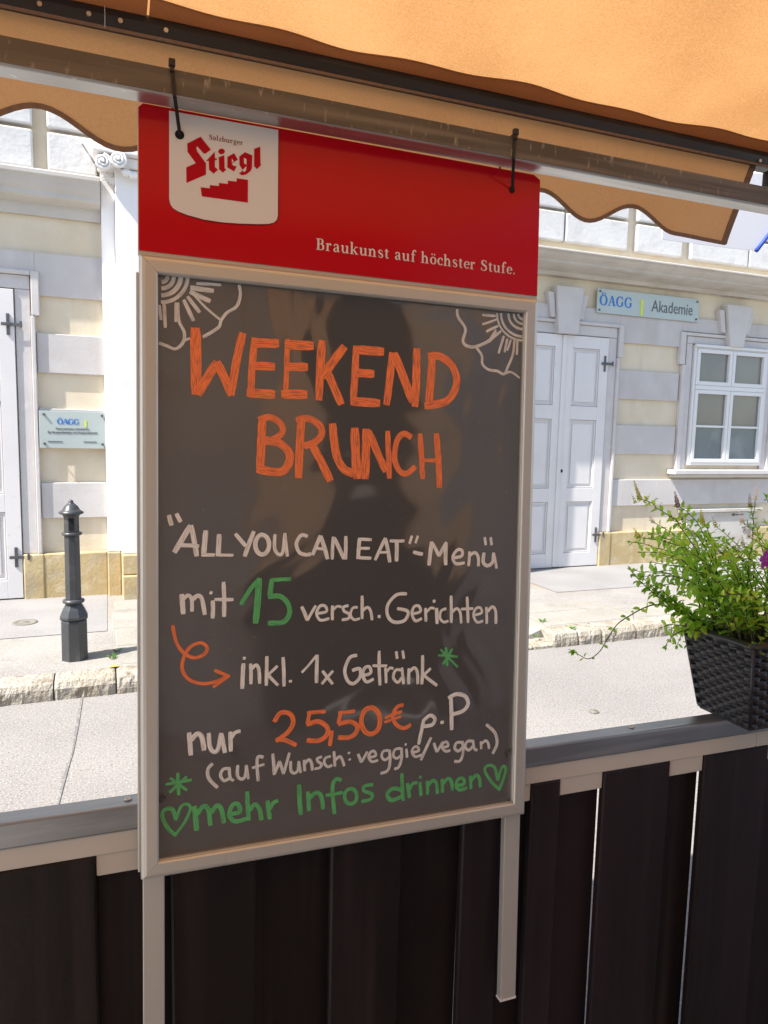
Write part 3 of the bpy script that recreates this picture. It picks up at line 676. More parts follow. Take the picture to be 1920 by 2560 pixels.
def text_mesh(text, x0, x1, z, h, y, name, mat_, parent):
    """plain sans lettering with the built-in font, facing -y"""
    cu = bpy.data.curves.new(name, 'FONT'); cu.body = text; cu.size = 1; cu.extrude = .004; cu.resolution_u = 3
    o = bpy.data.objects.new(name, cu); C.objects.link(o); bpy.context.view_layer.update()
    me = bpy.data.meshes.new_from_object(o.evaluated_get(bpy.context.evaluated_depsgraph_get()))
    bpy.data.objects.remove(o)
    xs_ = [v.co.x for v in me.vertices]; zs_ = [v.co.y for v in me.vertices]
    sx = (x1 - x0) / (max(xs_) - min(xs_)); sz = h / max(zs_)
    inv = frame_of(parent).inverted()
    for v in me.vertices:
        v.co = inv @ Vector((x0 + (v.co.x - min(xs_)) * sx, y - v.co.z * .3, z + v.co.y * sz))
    me.materials.clear(); me.materials.append(mat_)
    o = bpy.data.objects.new(name, me); C.objects.link(o); o.parent = parent
    return o

# ------------------------------------------------------------------ the two glass name plates
YP = YF - .055
pa = empty('name_plate', (5.84, YP, 3.07), 'long frosted glass plate reading ÖAGG Akademie under the cornice', 'sign')
K = lambda v: 1.6 + (v - 1.6) * (YP - 0) / YF                                  # plate stands 55 mm in front of the wall
def wx(v): return v * YP / YF
m = MB(); m.box(wx(5.118), wx(6.563), YP, YP + .012, K(2.945), K(3.205)); part(m, 'glass_plate', 'glassplate', pa, bevel=.002)
m = MB(); serif_text(m, 'ÖAGG', wx(5.15), wx(5.595), K(3.03), .074, YP - .002, 4e-5, 1.3); part(m, 'lettering', 'ink_blue', pa)
m = MB(); m.box(wx(5.715), wx(5.745), YP - .003, YP - .001, K(2.958), K(3.135)); part(m, 'divider', 'ink_lime', pa)
text_mesh('Akademie', wx(5.87), wx(6.47), K(3.015), .125, YP - .002, 'lettering', M['ink_grey'], pa)
for x in (5.15, 6.53):
    for z in (2.975, 3.175):
        m = MB(); m.disc_y((wx(x), K(z)), .010, YP - .012, YP - .0005); part(m, 'standoff_bolt', 'iron', pa)
YP2 = YF - .075
pb = empty('name_plate', (-.21, YP2, 1.55), 'small frosted glass plate with ÖAGG and small print beside the left pilaster', 'sign')
m = MB(); m.box(-.468, .055, YP2, YP2 + .010, 1.393, 1.702); part(m, 'glass_plate', 'glassplate', pb, bevel=.002)
m = MB(); serif_text(m, 'ÖAGG', -.33, -.16, 1.594, .031, YP2 - .002, 4e-5, 1.45); part(m, 'lettering', 'ink_blue', pb)
m = MB(); m.box(-.117, -.105, YP2 - .003, YP2 - .001, 1.575, 1.632); part(m, 'divider', 'ink_lime', pb)
text_mesh('Österreichischer Arbeitskreis', -.345, -.085, 1.552, .016, YP2 - .002, 'small_print', M['ink_grey'], pb)
text_mesh('für Gruppentherapie und Gruppendynamik', -.405, -.02, 1.520, .016, YP2 - .002, 'small_print', M['ink_grey'], pb)
m = MB()
for a, b in ((-.405, -.30), (-.13, -.03)):
    x = a
    while x < b: m.box(x, x + .005, YP2 - .003, YP2 - .001, 1.445, 1.453); x += .008
part(m, 'small_print', 'ink_grey', pb)
for x in (-.43, .02):
    for z in (1.43, 1.672):
        m = MB(); m.disc_y((x, z), .010, YP2 - .014, YP2 - .0005); m.disc_y((x, z), .005, YP2 + .0105, YP2 + .046); part(m, 'standoff_bolt', 'iron', pb)

# ================================================================== THE TERRACE
fl = MB(); fl.box(-6, 6, -2.5, 1.20, .004, .08); tag(fl.build('terrace_floor', M['deck']), kind='structure')

# cafe wall behind the camera (seen only as reflections in the board)
cf = empty('cafe_front', (1, -2.5, .08), 'grey and tan cafe wall with a dark door behind the terrace, seen as a reflection', 'wall')
m = MB(); m.box(-6, .82, -2.8, -2.5, .08, 3.6); m.box(2.24, 6, -2.8, -2.5, .08, 3.6); m.box(.82, 2.24, -2.8, -2.5, 2.95, 3.6); part(m, 'wall', 'cafegrey', cf)
for a, b in ((.83, 1.20), (1.88, 2.23)):
    m = MB(); m.box(a, b, -2.78, -2.47, 1.05, 2.94); part(m, 'pier', 'tan', cf)
    m = MB(); m.box(a - .01, b + .01, -2.79, -2.45, .08, 1.045); part(m, 'pier_base', 'darkwood', cf)
m = MB(); m.box(1.205, 1.875, -2.76, -2.6, .08, 2.94); dd = part(m, 'door', 'darkwood', cf)
m = MB(); m.box(1.44, 1.60, -2.598, -2.595, 1.45, 1.72); part(m, 'notice', 'badge', dd)

# ------------------------------------------------------------------ fence
ry = lambda x: 1.03 - .01 * (x - .037)
rz = lambda x: 1.0625 - .0122 * (x - .037)
def along(mb, x0, x1, dy0, dy1, dz0, dz1, fy=ry, fz=rz):
    c = lambda x, dy, dz: (x, fy(x) + dy, fz(x) + dz)
    mb.hexa([c(x0, dy0, dz0), c(x1, dy0, dz0), c(x1, dy1, dz0), c(x0, dy1, dz0)], [c(x0, dy0, dz1), c(x1, dy0, dz1), c(x1, dy1, dz1), c(x0, dy1, dz1)])
fe = empty('terrace_fence', (.3, 1.05, .08), 'dark board on board fence with a grey steel top rail behind the hanging menu sign', 'fence')
m = MB(); along(m, -1.6, 3.0, 0, .036, -.0375, 0); rail = part(m, 'top_rail', 'rail', fe, bevel=.003)
for x, dy in ((.027, .019), (-.62, .019), (.925, .022), (1.6, .019)):
    m = MB(); m.lathe(x, ry(x) + dy, [(.0055, rz(x) + .0005), (.0052, rz(x) + .0022), (.002, rz(x) + .0022), (.0018, rz(x) + .001)], 16); world_part(m, 'screw', M['screw'], rail)
for a, b in ((-1.6, 1.2275), (1.229, 3.0)): m = MB(); along(m, a, b, .0045, .03, -.0702, -.038); part(m, 'upper_batten', 'beige', fe, bevel=.002)
front = [(-.50, -.375), (-.27, -.0185), (.084, .210), (.330, .452), (.5648, .640), (.70, .760), (.8548, 1.010), (1.0946, 1.264), (1.40, 1.54), (1.68, 1.82), (1.95, 2.1), (2.25, 2.4)]
prev = -1.6
for a, b in front + [(3.0, 3.0)]:
    if a - .002 > prev: m = MB(); along(m, prev + .001, a - .001, .008, .03, -.1035, -.0705); part(m, 'lower_batten', 'beige', fe, bevel=.002)
    prev = b
for a, b in front:
    m = MB(); along(m, a, b, .004, .020, -.98, -.0706); part(m, 'board', 'board', fe, bevel=.003, seg=1)
rear = [(-.39, -.26, 0), (-.035, .095, 0), (.20, .34, 0), (.44, .5738, .0022), (.63, .71, 0), (.75, .863, -.0009), (1.0, 1.1048, 0), (1.25, 1.41, 0), (1.53, 1.69, 0), (1.81, 1.96, 0), (2.09, 2.26, 0)]
for a, b, sl in rear:
    m = MB(); c = lambda x, dy, dz: (x, ry(x) + dy, rz(x) + dz)
    m.hexa([c(a, .031, -.98), c(b - sl * 1.7, .031, -.98), c(b - sl * 1.7, .046, -.98), c(a, .046, -.98)], [c(a, .031, -.06), c(b, .031, -.06), c(b, .046, -.06), c(a, .046, -.06)])
    part(m, 'board', 'board', fe, bevel=.0008, seg=1)

# ------------------------------------------------------------------ overhead beam
hy = lambda x: 1.03 - .01 * (x - .05)
hz = lambda x: 2.0268 - .0065 * (x - .056)
be = empty('overhead_beam', (.3, 1.05, 2.02), 'galvanised square steel beam above the fence that carries the menu sign', 'beam')
m = MB(); along(m, -1.6, 3.0, 0, .037, 0, .0345, hy, hz); part(m, 'square_tube', 'galv', be, bevel=.003)
m = MB(); along(m, -1.6, 3.0, -.0012, -.0001, .0032, .0335, hy, hz); part(m, 'painted_reflection_face', 'galvface', be)  # thin front sheet added to carry the painted brown reflection
for x in (-1.5, 2.9):
    m = MB(); m.box(x - .02, x + .02, ry(x) + .05, ry(x) + .09, .08, hz(x) + .034); part(m, 'post', 'galv', be)
    m = MB(); m.box(x - .02, x + .02, ry(x) + .038, ry(x) + .049, hz(x) + .002, hz(x) + .032); part(m, 'bracket', 'galv', be)

# ------------------------------------------------------------------ awning
AY = 1.5
aw = empty('awning', (0, AY, 2.33), 'orange canvas awning overhead with a scalloped valance and a dark front bar', 'awning')
X0, X1 = -2.4, 1.78
def cz(x, y): return 2.351 + (AY + .01 - y) * .235 - .05 * math.sin(math.pi * min(1, max(0, (AY - y) / 4.0))) + .006 * mnoise.noise(Vector((x * 1.7, y * 1.3, 2)))
vs = []; nx, ny = 70, 60
for j in range(ny + 1):
    for i in range(nx + 1):
        x = X0 + (X1 - X0) * i / nx; y = AY + .01 - (AY + 2.5) * (j / ny) ** 1.3; vs.append((x, y, cz(x, y)))
fs = [(j * (nx + 1) + i, j * (nx + 1) + i + 1, (j + 1) * (nx + 1) + i + 1, (j + 1) * (nx + 1) + i) for j in range(ny) for i in range(nx)]
m = MB(); m.add(vs, fs, True); part(m, 'canopy', 'canopy', aw)
def seam(x0, x1, wid, ph, drop):
    n = int((x1 - x0) / .02); vs = []
    for i in range(n + 1):
        x = x0 + (x1 - x0) * i / n
        q = wid + .005 * math.sin(x * 9 + ph) + .004 * math.sin(x * 23 + ph) + .004 * mnoise.noise(Vector((x * 6, ph, 0)))
        for k_ in range(4):
            y = AY + .008 - q * k_ / 3; vs.append((x, y, cz(x, y) - drop - .004 * math.sin(math.pi * k_ / 3)))
    m = MB(); m.add(vs, [(4 * i + k_, 4 * i + k_ + 1, 4 * i + k_ + 5, 4 * i + k_ + 4) for i in range(n) for k_ in range(3)], True); s_ = part(m, 'seam_strip', 'strip', aw)
    m = MB()                                             # rolled edge of the strip
    m.tube([(vs[4 * i + 3][0], vs[4 * i + 3][1], vs[4 * i + 3][2]) for i in range(n + 1)], .0017, 6); part(m, 'rolled_edge', 'strip', s_)
seam(.10, X1, .052, 0, .004); seam(X0, .096, .085, 2, .006)
prof = [(0, 2.317), (.012, 2.3155), (.046, 2.3155), (.05, 2.325), (.05, 2.345), (.043, 2.354), (.010, 2.355), (.002, 2.352), (-.003, 2.345), (-.004, 2.335), (-.002, 2.326)]
vs = []; n = len(prof)
for x in (X0, X1): vs += [(x, AY - .012 + a, z) for a, z in prof]
m = MB(); m.add(vs, [(j, (j + 1) % n, n + (j + 1) % n, n + j) for j in range(n)] + [tuple(range(n)), tuple(range(2 * n - 1, n - 1, -1))]); fb = part(m, 'front_bar', 'bar', aw, bevel=.002)
m = MB(); m.box(X0, X1, AY - .014, AY - .010, 2.3115, 2.3165); part(m, 'valance_clip_strip', 'hem', aw)
for px_, py_ in ((99, 10), (222, 35), (301, 52), (415, 76), (1900, 402)):
    c = ony(px_, py_, AY - .016); m = MB(); m.disc_y((c.x, c.z), .0042, c.y - .002, c.y + .002, 12); m.disc_y((c.x, c.z), .0018, c.y - .0026, c.y - .0021, 6); world_part(m, 'screw', M['screw'], fb)
c = ony(262, 55, AY - .018); m = MB(); m.tube([(c.x, AY - .0175, 2.352), (c.x + .0005, AY - .018, 2.333), (c.x, AY - .0165, 2.312)], .0006, 5); world_part(m, 'loose_thread', M['badge'], fb)
# valance
VX1 = 1.63
def hem(x):
    if x < 1.375: return 2.140 + .025 * math.cos(2 * math.pi * (x + .088) / .266)
    return 2.115 - .004 * (x - 1.375)
def vedge(x, t):                                         # the right end leans outwards towards the top
    if x > 1.3: return x + (x - 1.3) / (1.56 - 1.3) * (.065 * t ** 1.2)
    return x
nx, nz = 260, 12; vs = []; VX0 = X0
for i in range(nx + 1):
    x = VX0 + (1.56 - VX0) * i / nx
    for j in range(nz + 1):
        t = j / nz; z = hem(x) + (2.318 - hem(x)) * t
        y = AY + .004 + .007 * math.sin(x * 5.3 + 1) * (1 - t) + .0035 * math.sin(x * 13) * (1 - t) + .012 * max(0, (x - 1.40) / .16) * (1 - t) ** 2
        vs.append((vedge(x, t), y, z))
m = MB(); m.add(vs, [(i * (nz + 1) + j, (i + 1) * (nz + 1) + j, (i + 1) * (nz + 1) + j + 1, i * (nz + 1) + j + 1) for i in range(nx) for j in range(nz)], True)
va = part(m, 'valance', 'valance', aw)
def flat_strip(path, wid, th):
    m = MB(); vs = []
    for i, p in enumerate(path):
        a, b = Vector(path[max(i - 1, 0)]), Vector(path[min(i + 1, len(path) - 1)]); t = (b - a).normalized(); nn = Vector((-t.z, 0, t.x)).normalized()
        for s1, s2 in ((-1, -1), (1, -1), (1, 1), (-1, 1)): vs.append(Vector(p) + nn * wid / 2 * s1 + Vector((0, th / 2 * s2, 0)))
    m.add(vs, [(4 * i + k_, 4 * i + (k_ + 1) % 4, 4 * i + 4 + (k_ + 1) % 4, 4 * i + 4 + k_) for i in range(len(path) - 1) for k_ in range(4)] + [(0, 1, 2, 3), tuple(4 * (len(path) - 1) + k_ for k_ in (3, 2, 1, 0))])
    return m
low = [vs[i * (nz + 1)] for i in range(nx + 1)]; end = [vs[nx * (nz + 1) + j] for j in range(nz + 1)]
part(flat_strip([(p[0], p[1], p[2] + .001) for p in low], .0092, .003), 'hem_tape', 'hem', aw)
part(flat_strip([(p[0] - .006, p[1] - .001, p[2]) for p in end], .018, .0035), 'hem_tape', 'hem', aw)
m = MB(); m.tube([(1.70, AY + .01, 2.300), (1.735, AY - .02, 2.285), (1.98, .35, 2.43), (1.55, -2.4, 2.98)], .016, 10); part(m, 'folding_arm', 'black', aw)
m = MB(); c = ony(1917, 440, AY - .02); m.box(c.x, c.x + .03, AY - .035, AY - .005, 2.262, 2.300); m.box(c.x - .006, c.x + .02, AY - .03, AY - .01, 2.246, 2.258); part(m, 'arm_joint', 'black', aw, bevel=.003)
m = MB(); m.box(X0 - .05, X1 + .05, -2.5, -2.36, 3.14, 3.34); part(m, 'cassette', 'bar', aw, bevel=.02)

# neighbour's white cloth with blue piping, behind the end of the valance
wy = 2.2
wa = empty('white_awning', (2.2, wy, 2.4), 'white awning flap with blue piping hanging beyond the end of the orange valance', 'awning')
poly = [(1.95, 2.326), (2.28, 2.331), (2.418, 2.337), (2.52, 2.455), (2.64, 2.60), (2.64, 2.78), (2.47, 2.63), (1.95, 2.58)]
m = MB(); m.prism(poly, wy, wy + .004); part(m, 'flap', 'cloth_white', wa)
m = MB(); m.tube([(2.415, wy - .004, 2.334), (2.46, wy - .004, 2.386), (2.52, wy - .004, 2.455), (2.645, wy - .004, 2.60)], .0085, 8); part(m, 'piping', 'cloth_blue', wa)
m = MB(); m.add([(1.95, wy + .004, 2.58), (2.47, wy + .004, 2.63), (2.64, wy + .004, 2.78), (2.9, wy + 1.2, 3.1), (1.9, wy + 1.2, 3.0)], [(0, 1, 2, 3, 4)]); part(m, 'canopy', 'cloth_white', wa)

# ------------------------------------------------------------------ the hanging menu sign
SM = Matrix(((0.99969, 0.01958, 0.01516, .0653), (-0.02041, 0.9982, 0.05644, 1.0020), (-0.01403, -0.05673, 0.99829, .9857), (0, 0, 0, 1)))
SI = SM.inverted(); SN = Vector((SM[0][1], SM[1][1], SM[2][1])); SO = SM.translation
sg = empty('menu_sign', None, 'tall hanging menu board with red header, silver frame and handwritten brunch offer', 'sign', mat=SM)
def loc(x, y, yl): p = SI @ at(x, y, SO + SN * yl, SN); return (p.x, p.z)
W_, H_ = .574, .821
BY = .012
m = MB(); m.box(-.006, W_ + .006, BY, BY + .005, -.006, H_ + .006); slate = m.build('writing_board', M['slate'], sg)
prof = [(0, BY - .0004), (0, .0068), (.0012, .0062), (.0012, .0052), (0, .0046), (0, .0022), (.0022, 0), (.0165, .0002), (.0205, .0014), (.0232, .0042), (.0243, .0085), (.0243, .020), (.004, .020), (.004, BY + .0056), (0, BY + .0056)]
prof = prof[:-2] + [(.008, .020)]
fr = MB(); cs = [(0, 0, -1, -1), (W_, 0, 1, -1), (W_, H_, 1, 1), (0, H_, -1, 1)]; n = len(prof); gp = .00012
for i in range(4):
    a, b = cs[i], cs[(i + 1) % 4]; d = Vector((b[0] - a[0], b[1] - a[1])).normalized() * gp
    vs = [(a[0] + a[2] * o + d.x, y, a[1] + a[3] * o + d.y) for o, y in prof] + [(b[0] + b[2] * o - d.x, y, b[1] + b[3] * o - d.y) for o, y in prof]
    fr.add(vs, [(j, (j + 1) % n, n + (j + 1) % n, n + j) for j in range(n)] + [tuple(range(n)), tuple(range(2 * n - 1, n - 1, -1))])
fr.build('frame', M['alu'], sg, bevel=.0008, seg=2)
m = MB(); m.box(-.0280, -.0246, .010, .0195, -.015, .822); m.build('hinge_strip', M['alu'], sg, bevel=.001)
for a, b, z0 in ((-.0213, .0085, -.3545), (.5668, .5967, -.3545)):
    m = MB(); m.box(a, b, .0155, .0295, z0, -.0205); lg = m.build('leg', M['alu'], sg, bevel=.0012)
    m = MB(); m.box(a - .0006, b + .0006, .0150, .0300, z0 - .004, z0 - .0002); m.build('end_cap', M['badge'], lg)
hd = MB(); hl, hr, hb, ht = -.0243, .5980, .8507, 1.0443
hd.prism([(hl, hb), (hr, hb), (hr, ht - .007), (hr - .012, ht), (hl + .006, ht), (hl, ht - .006)], .0080, .0092); header = hd.build('header_panel', M['red'], sg)
m = MB(); m.prism([(hl - .001, hb - .005), (hr, hb - .005), (hr, ht - .007), (hr - .012, ht), (hl + .006, ht), (hl - .001, ht - .006)], .0094, .0185); m.build('header_backing', M['alu'], header)
q3 = lambda x, y, yl=.0078: loc(320 + x * .65099, 240 + y * .65099, yl)
ql = lambda x, y, yl=.0072: loc(420 + x * .180832, 300 + y * .180832, yl)
bp = [(158, 57), (577, 131), (575, 460), (571, 476), (560, 486), (540, 491), (500, 492), (430, 490), (360, 485), (290, 474), (225, 456), (190, 442), (172, 430), (162, 414), (158, 395)]
m = MB(); m.prism([q3(*p) for p in bp], .0074, .0078); badge = m.build('badge', M['badge'], header)
op = [(155.5, 58), (158, 57), (157, 395), (161, 414), (172, 432), (190, 446), (225, 462), (290, 480), (360, 491), (430, 496), (500, 498), (540, 497), (562, 491), (576, 478), (580, 460), (580.5, 133), (577, 131)]
m = MB(); m.prism([q3(*p) for p in op], .00785, .00795); m.build('badge_outline', M['dredink'], header)
shapes = [[(265, 325), (450, 232), (592, 410), (520, 465), (492, 462), (405, 362), (390, 385), (400, 430), (525, 600), (525, 755), (255, 870), (252, 655), (385, 598), (270, 440)],
 [(525, 568), (645, 438), (650, 530), (680, 535), (672, 553), (650, 553), (648, 650), (690, 688), (632, 742), (568, 690), (562, 565)],
 [(692, 520), (778, 485), (782, 670), (805, 685), (760, 728), (705, 680), (703, 535)],
 [(740 + 46 * math.cos(i * .4488), 435 + 39 * math.sin(i * .4488)) for i in range(14)],
 [(820, 510), (915, 460), (965, 548), (880, 603), (900, 632), (950, 640), (915, 712), (820, 655)],
 [(985, 505), (1065, 445), (1165, 490), (1160, 660), (1145, 700), (1085, 752), (1020, 765), (978, 735), (1000, 728), (1032, 690), (988, 625)],
 [(1190, 400), (1275, 368), (1278, 605), (1290, 620), (1232, 680), (1190, 640)]]
m = MB()
for s_ in shapes: m.prism([ql(*p) for p in s_], .0070, .0073)
m.build('brand_lettering', M['redink'], badge)
m = MB()
for s_ in ([(882, 535), (908, 572), (882, 592)], [(1048, 525), (1085, 545), (1083, 620), (1052, 600)], [(1085, 638), (1078, 700), (1050, 720), (1026, 700)]): m.prism([ql(*p) for p in s_], .00665, .0069)
m.build('letter_counter', M['badge'], badge)
m = MB(); m.prism([ql(*p) for p in [(450, 930), (580, 945), (578, 900), (705, 913), (703, 870), (828, 884), (826, 840), (948, 852), (950, 806), (1105, 828), (1103, 1142), (468, 1055)]], .0070, .0073); m.build('stair_emblem', M['redink'], badge)
a, b = ql(566, 268), ql(1040, 345); m = MB(); serif_text(m, 'Salzburger', a[0], b[0], a[1], .0046, .0071, 2e-5); m.build('small_lettering', M['dredink'], badge)
a, b = q3(722, 592), q3(1488, 684); m = MB(); serif_text(m, 'Braukunst auf höchster Stufe.', a[0], b[0], (a[1] + b[1]) / 2, .0113, .0076, 3e-5); m.build('slogan_lettering', M['badge'], header)
for hx, hz_, r_ in ((.0286, 1.0110, .0062), (.5454, 1.0140, .0052)):
    m = MB(); m.disc_y((hx, hz_), r_, .0066, .0069, 18); m.build('punched_hole', M['hole'], header)

# handwriting: strokes traced on the board's own plane
rs = random.Random(11); cnt = [0]
ZA = lambda p: loc(330 + p[0] * .61483, 640 + p[1] * .61483, BY)
ZB = lambda p: loc(330 + p[0] * .61483, 1220 + p[1] * .61483, BY)
ZC = lambda p: loc(330 + p[0] * .61483, 1680 + p[1] * .61483, BY)
def px_m(f_, p): a = Vector(f_(p)); b = Vector(f_((p[0], p[1] + 10))); return (b - a).length / 10
def strokes(name, mk, Z, data, label, straight=.10):
    mb = MB()
    for pts, w_ in data:
        P = [Z(p) for p in pts]; W = [w_ * px_m(Z, p) for p in pts]
        if len(P) == 2:
            a, b = Vector(P[0]), Vector(P[1]); nn = 7; d = b - a; nv = Vector((-d.y, d.x)) * (rs.random() - .5) * .03
            P = [tuple(a + d * (i / nn) + nv * math.sin(math.pi * i / nn)) for i in range(nn + 1)]; W = [W[0] + (W[1] - W[0]) * i / nn for i in range(nn + 1)]
        elif len(P) > 2: P, W = smooth_pts(P, W)
        W = [q * (.97 + .07 * rs.random()) for q in W]
        ribbon(mb, P, W, BY - .00025 - 4e-5 * (cnt[0] % 7), ends=.06, wob=.04, rnd=rs); cnt[0] += 1
    o = mb.build(name, M[mk], slate); tag(o, label); return o
def arc(cx, cy, rx, ry, q0, q1, n=10): return [(cx + rx * math.cos(R(q0 + (q1 - q0) * i / n)), cy + ry * math.sin(R(q0 + (q1 - q0) * i / n))) for i in range(n + 1)]
S = strokes
S('headline', 'mk_orange', ZA, [
 ([(258, 293), (262, 562)], 44), ([(266, 562), (345, 432)], 38), ([(345, 432), (405, 566)], 36), ([(402, 566), (450, 314)], 34),
 ([(499, 333), (482, 565)], 30), ([(490, 352), (596, 355)], 38), ([(488, 448), (580, 450)], 34), ([(468, 556), (580, 563)], 38),
 ([(632, 338), (624, 566)], 22), ([(622, 360), (737, 365)], 38), ([(628, 450), (714, 452)], 34), ([(608, 562), (711, 563)], 38),
 ([(773, 344), (760, 586)], 34), ([(864, 368), (774, 492)], 36), ([(795, 472), (851, 603)], 34),
 ([(911, 366), (899, 592)], 30), ([(918, 381), (1023, 389)], 36), ([(914, 475), (984, 479)], 34), ([(889, 591), (1007, 599)], 36),
 ([(1058, 393), (1034, 605)], 32), ([(1066, 396), (1140, 594)], 36), ([(1158, 377), (1150, 612)], 36),
 ([(1222, 402), (1206, 614)], 34), ([(1204, 408), (1250, 409), (1298, 442), (1320, 500), (1308, 555), (1268, 595), (1190, 609)], 32)], 'orange capitals reading WEEKEND')
S('headline', 'mk_orange', ZA, [
 ([(530, 656), (520, 882)], 34), ([(514, 665), (562, 656), (604, 682), (611, 715), (582, 742), (540, 752)], 26), ([(538, 750), (598, 760), (640, 802), (634, 850), (598, 879), (508, 866)], 34),
 ([(689, 656), (677, 902)], 34), ([(668, 668), (720, 662), (765, 692), (769, 730), (738, 760), (700, 772)], 28), ([(732, 768), (806, 914)], 34),
 ([(815, 682), (829, 800), (860, 865), (902, 884)], 34), ([(905, 700), (915, 905)], 38),
 ([(952, 704), (947, 906)], 36), ([(962, 712), (1032, 876)], 32), ([(1039, 712), (1046, 904)], 24),
 ([(1136, 738), (1106, 722), (1078, 750), (1067, 820), (1085, 870), (1116, 885), (1152, 856)], 24),
 ([(1171, 723), (1182, 906)], 24), ([(1237, 722), (1249, 942)], 27), ([(1170, 829), (1242, 832)], 15)], 'orange capitals reading BRUNCH')
S('flower_doodle', 'mk_grey', ZA, [(arc(122, 84, r_, r_, -2, 92), w_) for r_, w_ in ((22, 16), (48, 16), (76, 18), (104, 15))] + [
 ([(238, 128), (332, 142)], 20), ([(236, 145), (318, 184)], 20), ([(225, 165), (275, 230)], 16), ([(210, 178), (250, 264)], 16), ([(180, 190), (178, 268)], 14), ([(130, 195), (135, 292)], 14), ([(112, 200), (118, 260)], 12), ([(262, 112), (362, 118)], 12),
 ([(436, 118), (440, 160), (425, 205), (385, 232), (362, 262), (350, 292), (288, 330)], 13), ([(245, 150), (300, 210), (362, 262)], 10), ([(186, 190), (190, 260), (212, 310), (208, 350), (178, 378), (140, 365), (110, 354)], 13), ([(210, 345), (235, 335)], 9)], 'white flower doodle in the top left corner of the board')
S('flower_doodle', 'mk_grey', ZA, [(arc(1592, 236, r_, r_, 92, 182), w_) for r_, w_ in ((22, 10), (40, 10), (62, 11), (92, 11), (108, 9))] + [
 ([(1478, 244), (1424, 239)], 11), ([(1482, 258), (1424, 278)], 9), ([(1488, 285), (1440, 308)], 11), ([(1500, 305), (1450, 350)], 11), ([(1512, 325), (1490, 396)], 11), ([(1526, 336), (1515, 392)], 11), ([(1540, 340), (1525, 385)], 9), ([(1566, 340), (1564, 402)], 11), ([(1480, 300), (1455, 338)], 9),
 ([(1322, 216), (1326, 250), (1355, 296), (1345, 345), (1362, 366), (1400, 368), (1450, 345), (1482, 312)], 13), ([(1400, 372), (1422, 405), (1425, 440), (1450, 462), (1485, 468), (1512, 480), (1528, 450), (1548, 400), (1556, 335)], 11), ([(1512, 480), (1540, 472), (1576, 496)], 9)], 'white flower doodle in the top right corner of the board')
S('menu_line', 'mk_white', ZB, [
 ([(150, 110), (161, 152)], 18), ([(180, 104), (198, 138)], 17),
 ([(238, 152), (172, 262)], 22), ([(240, 152), (263, 277)], 20), ([(188, 232), (272, 236)], 16),
 ([(300, 173), (291, 277)], 21), ([(282, 272), (337, 272)], 14), ([(354, 188), (350, 277)], 20), ([(344, 272), (412, 273)], 12),
 ([(420, 186), (462, 236)], 16), ([(495, 176), (458, 278)], 18),
 (arc(529, 230, 28, 40, -80, 285, 14), 18), ([(581, 188), (580, 245), (596, 270), (613, 260), (622, 184)], 14), ([(621, 184), (632, 278)], 14),
 ([(714, 197), (688, 192), (668, 225), (679, 260), (704, 271), (728, 268)], 15),
 ([(766, 193), (734, 272)], 16), ([(767, 195), (795, 289)], 17), ([(744, 245), (792, 249)], 12),
 ([(818, 198), (814, 290)], 14), ([(822, 203), (862, 288)], 17), ([(869, 196), (868, 290)], 15),
 ([(925, 203), (919, 288)], 16), ([(922, 208), (974, 210)], 13), ([(920, 245), (966, 245)], 12), ([(912, 282), (972, 285)], 13),
 ([(1030, 203), (988, 293)], 14), ([(1030, 205), (1048, 302)], 16), ([(998, 262), (1048, 262)], 10),
 ([(1048, 215), (1107, 215)], 13), ([(1076, 213), (1075, 298)], 17),
 ([(1138, 194), (1128, 227)], 12), ([(1162, 194), (1152, 224)], 11), ([(1143, 260), (1182, 269)], 15),
 ([(1218, 218), (1207, 314)], 17), ([(1220, 222), (1248, 277)], 14), ([(1278, 220), (1248, 277)], 14), ([(1276, 223), (1275, 313)], 17),
 ([(1308, 284), (1340, 276), (1341, 254), (1322, 252), (1304, 280), (1316, 307), (1352, 304)], 13),
 ([(1372, 258), (1368, 317)], 13), ([(1372, 275), (1393, 262), (1407, 280), (1408, 318)], 13),
 ([(1431, 263), (1428, 302), (1446, 316), (1466, 300), (1470, 263)], 15), ([(1470, 265), (1482, 327)], 12), ([(1434, 200), (1438, 232)], 12), ([(1458, 200), (1462, 232)], 12)], 'white line reading ALL YOU CAN EAT Menü in quotation marks')
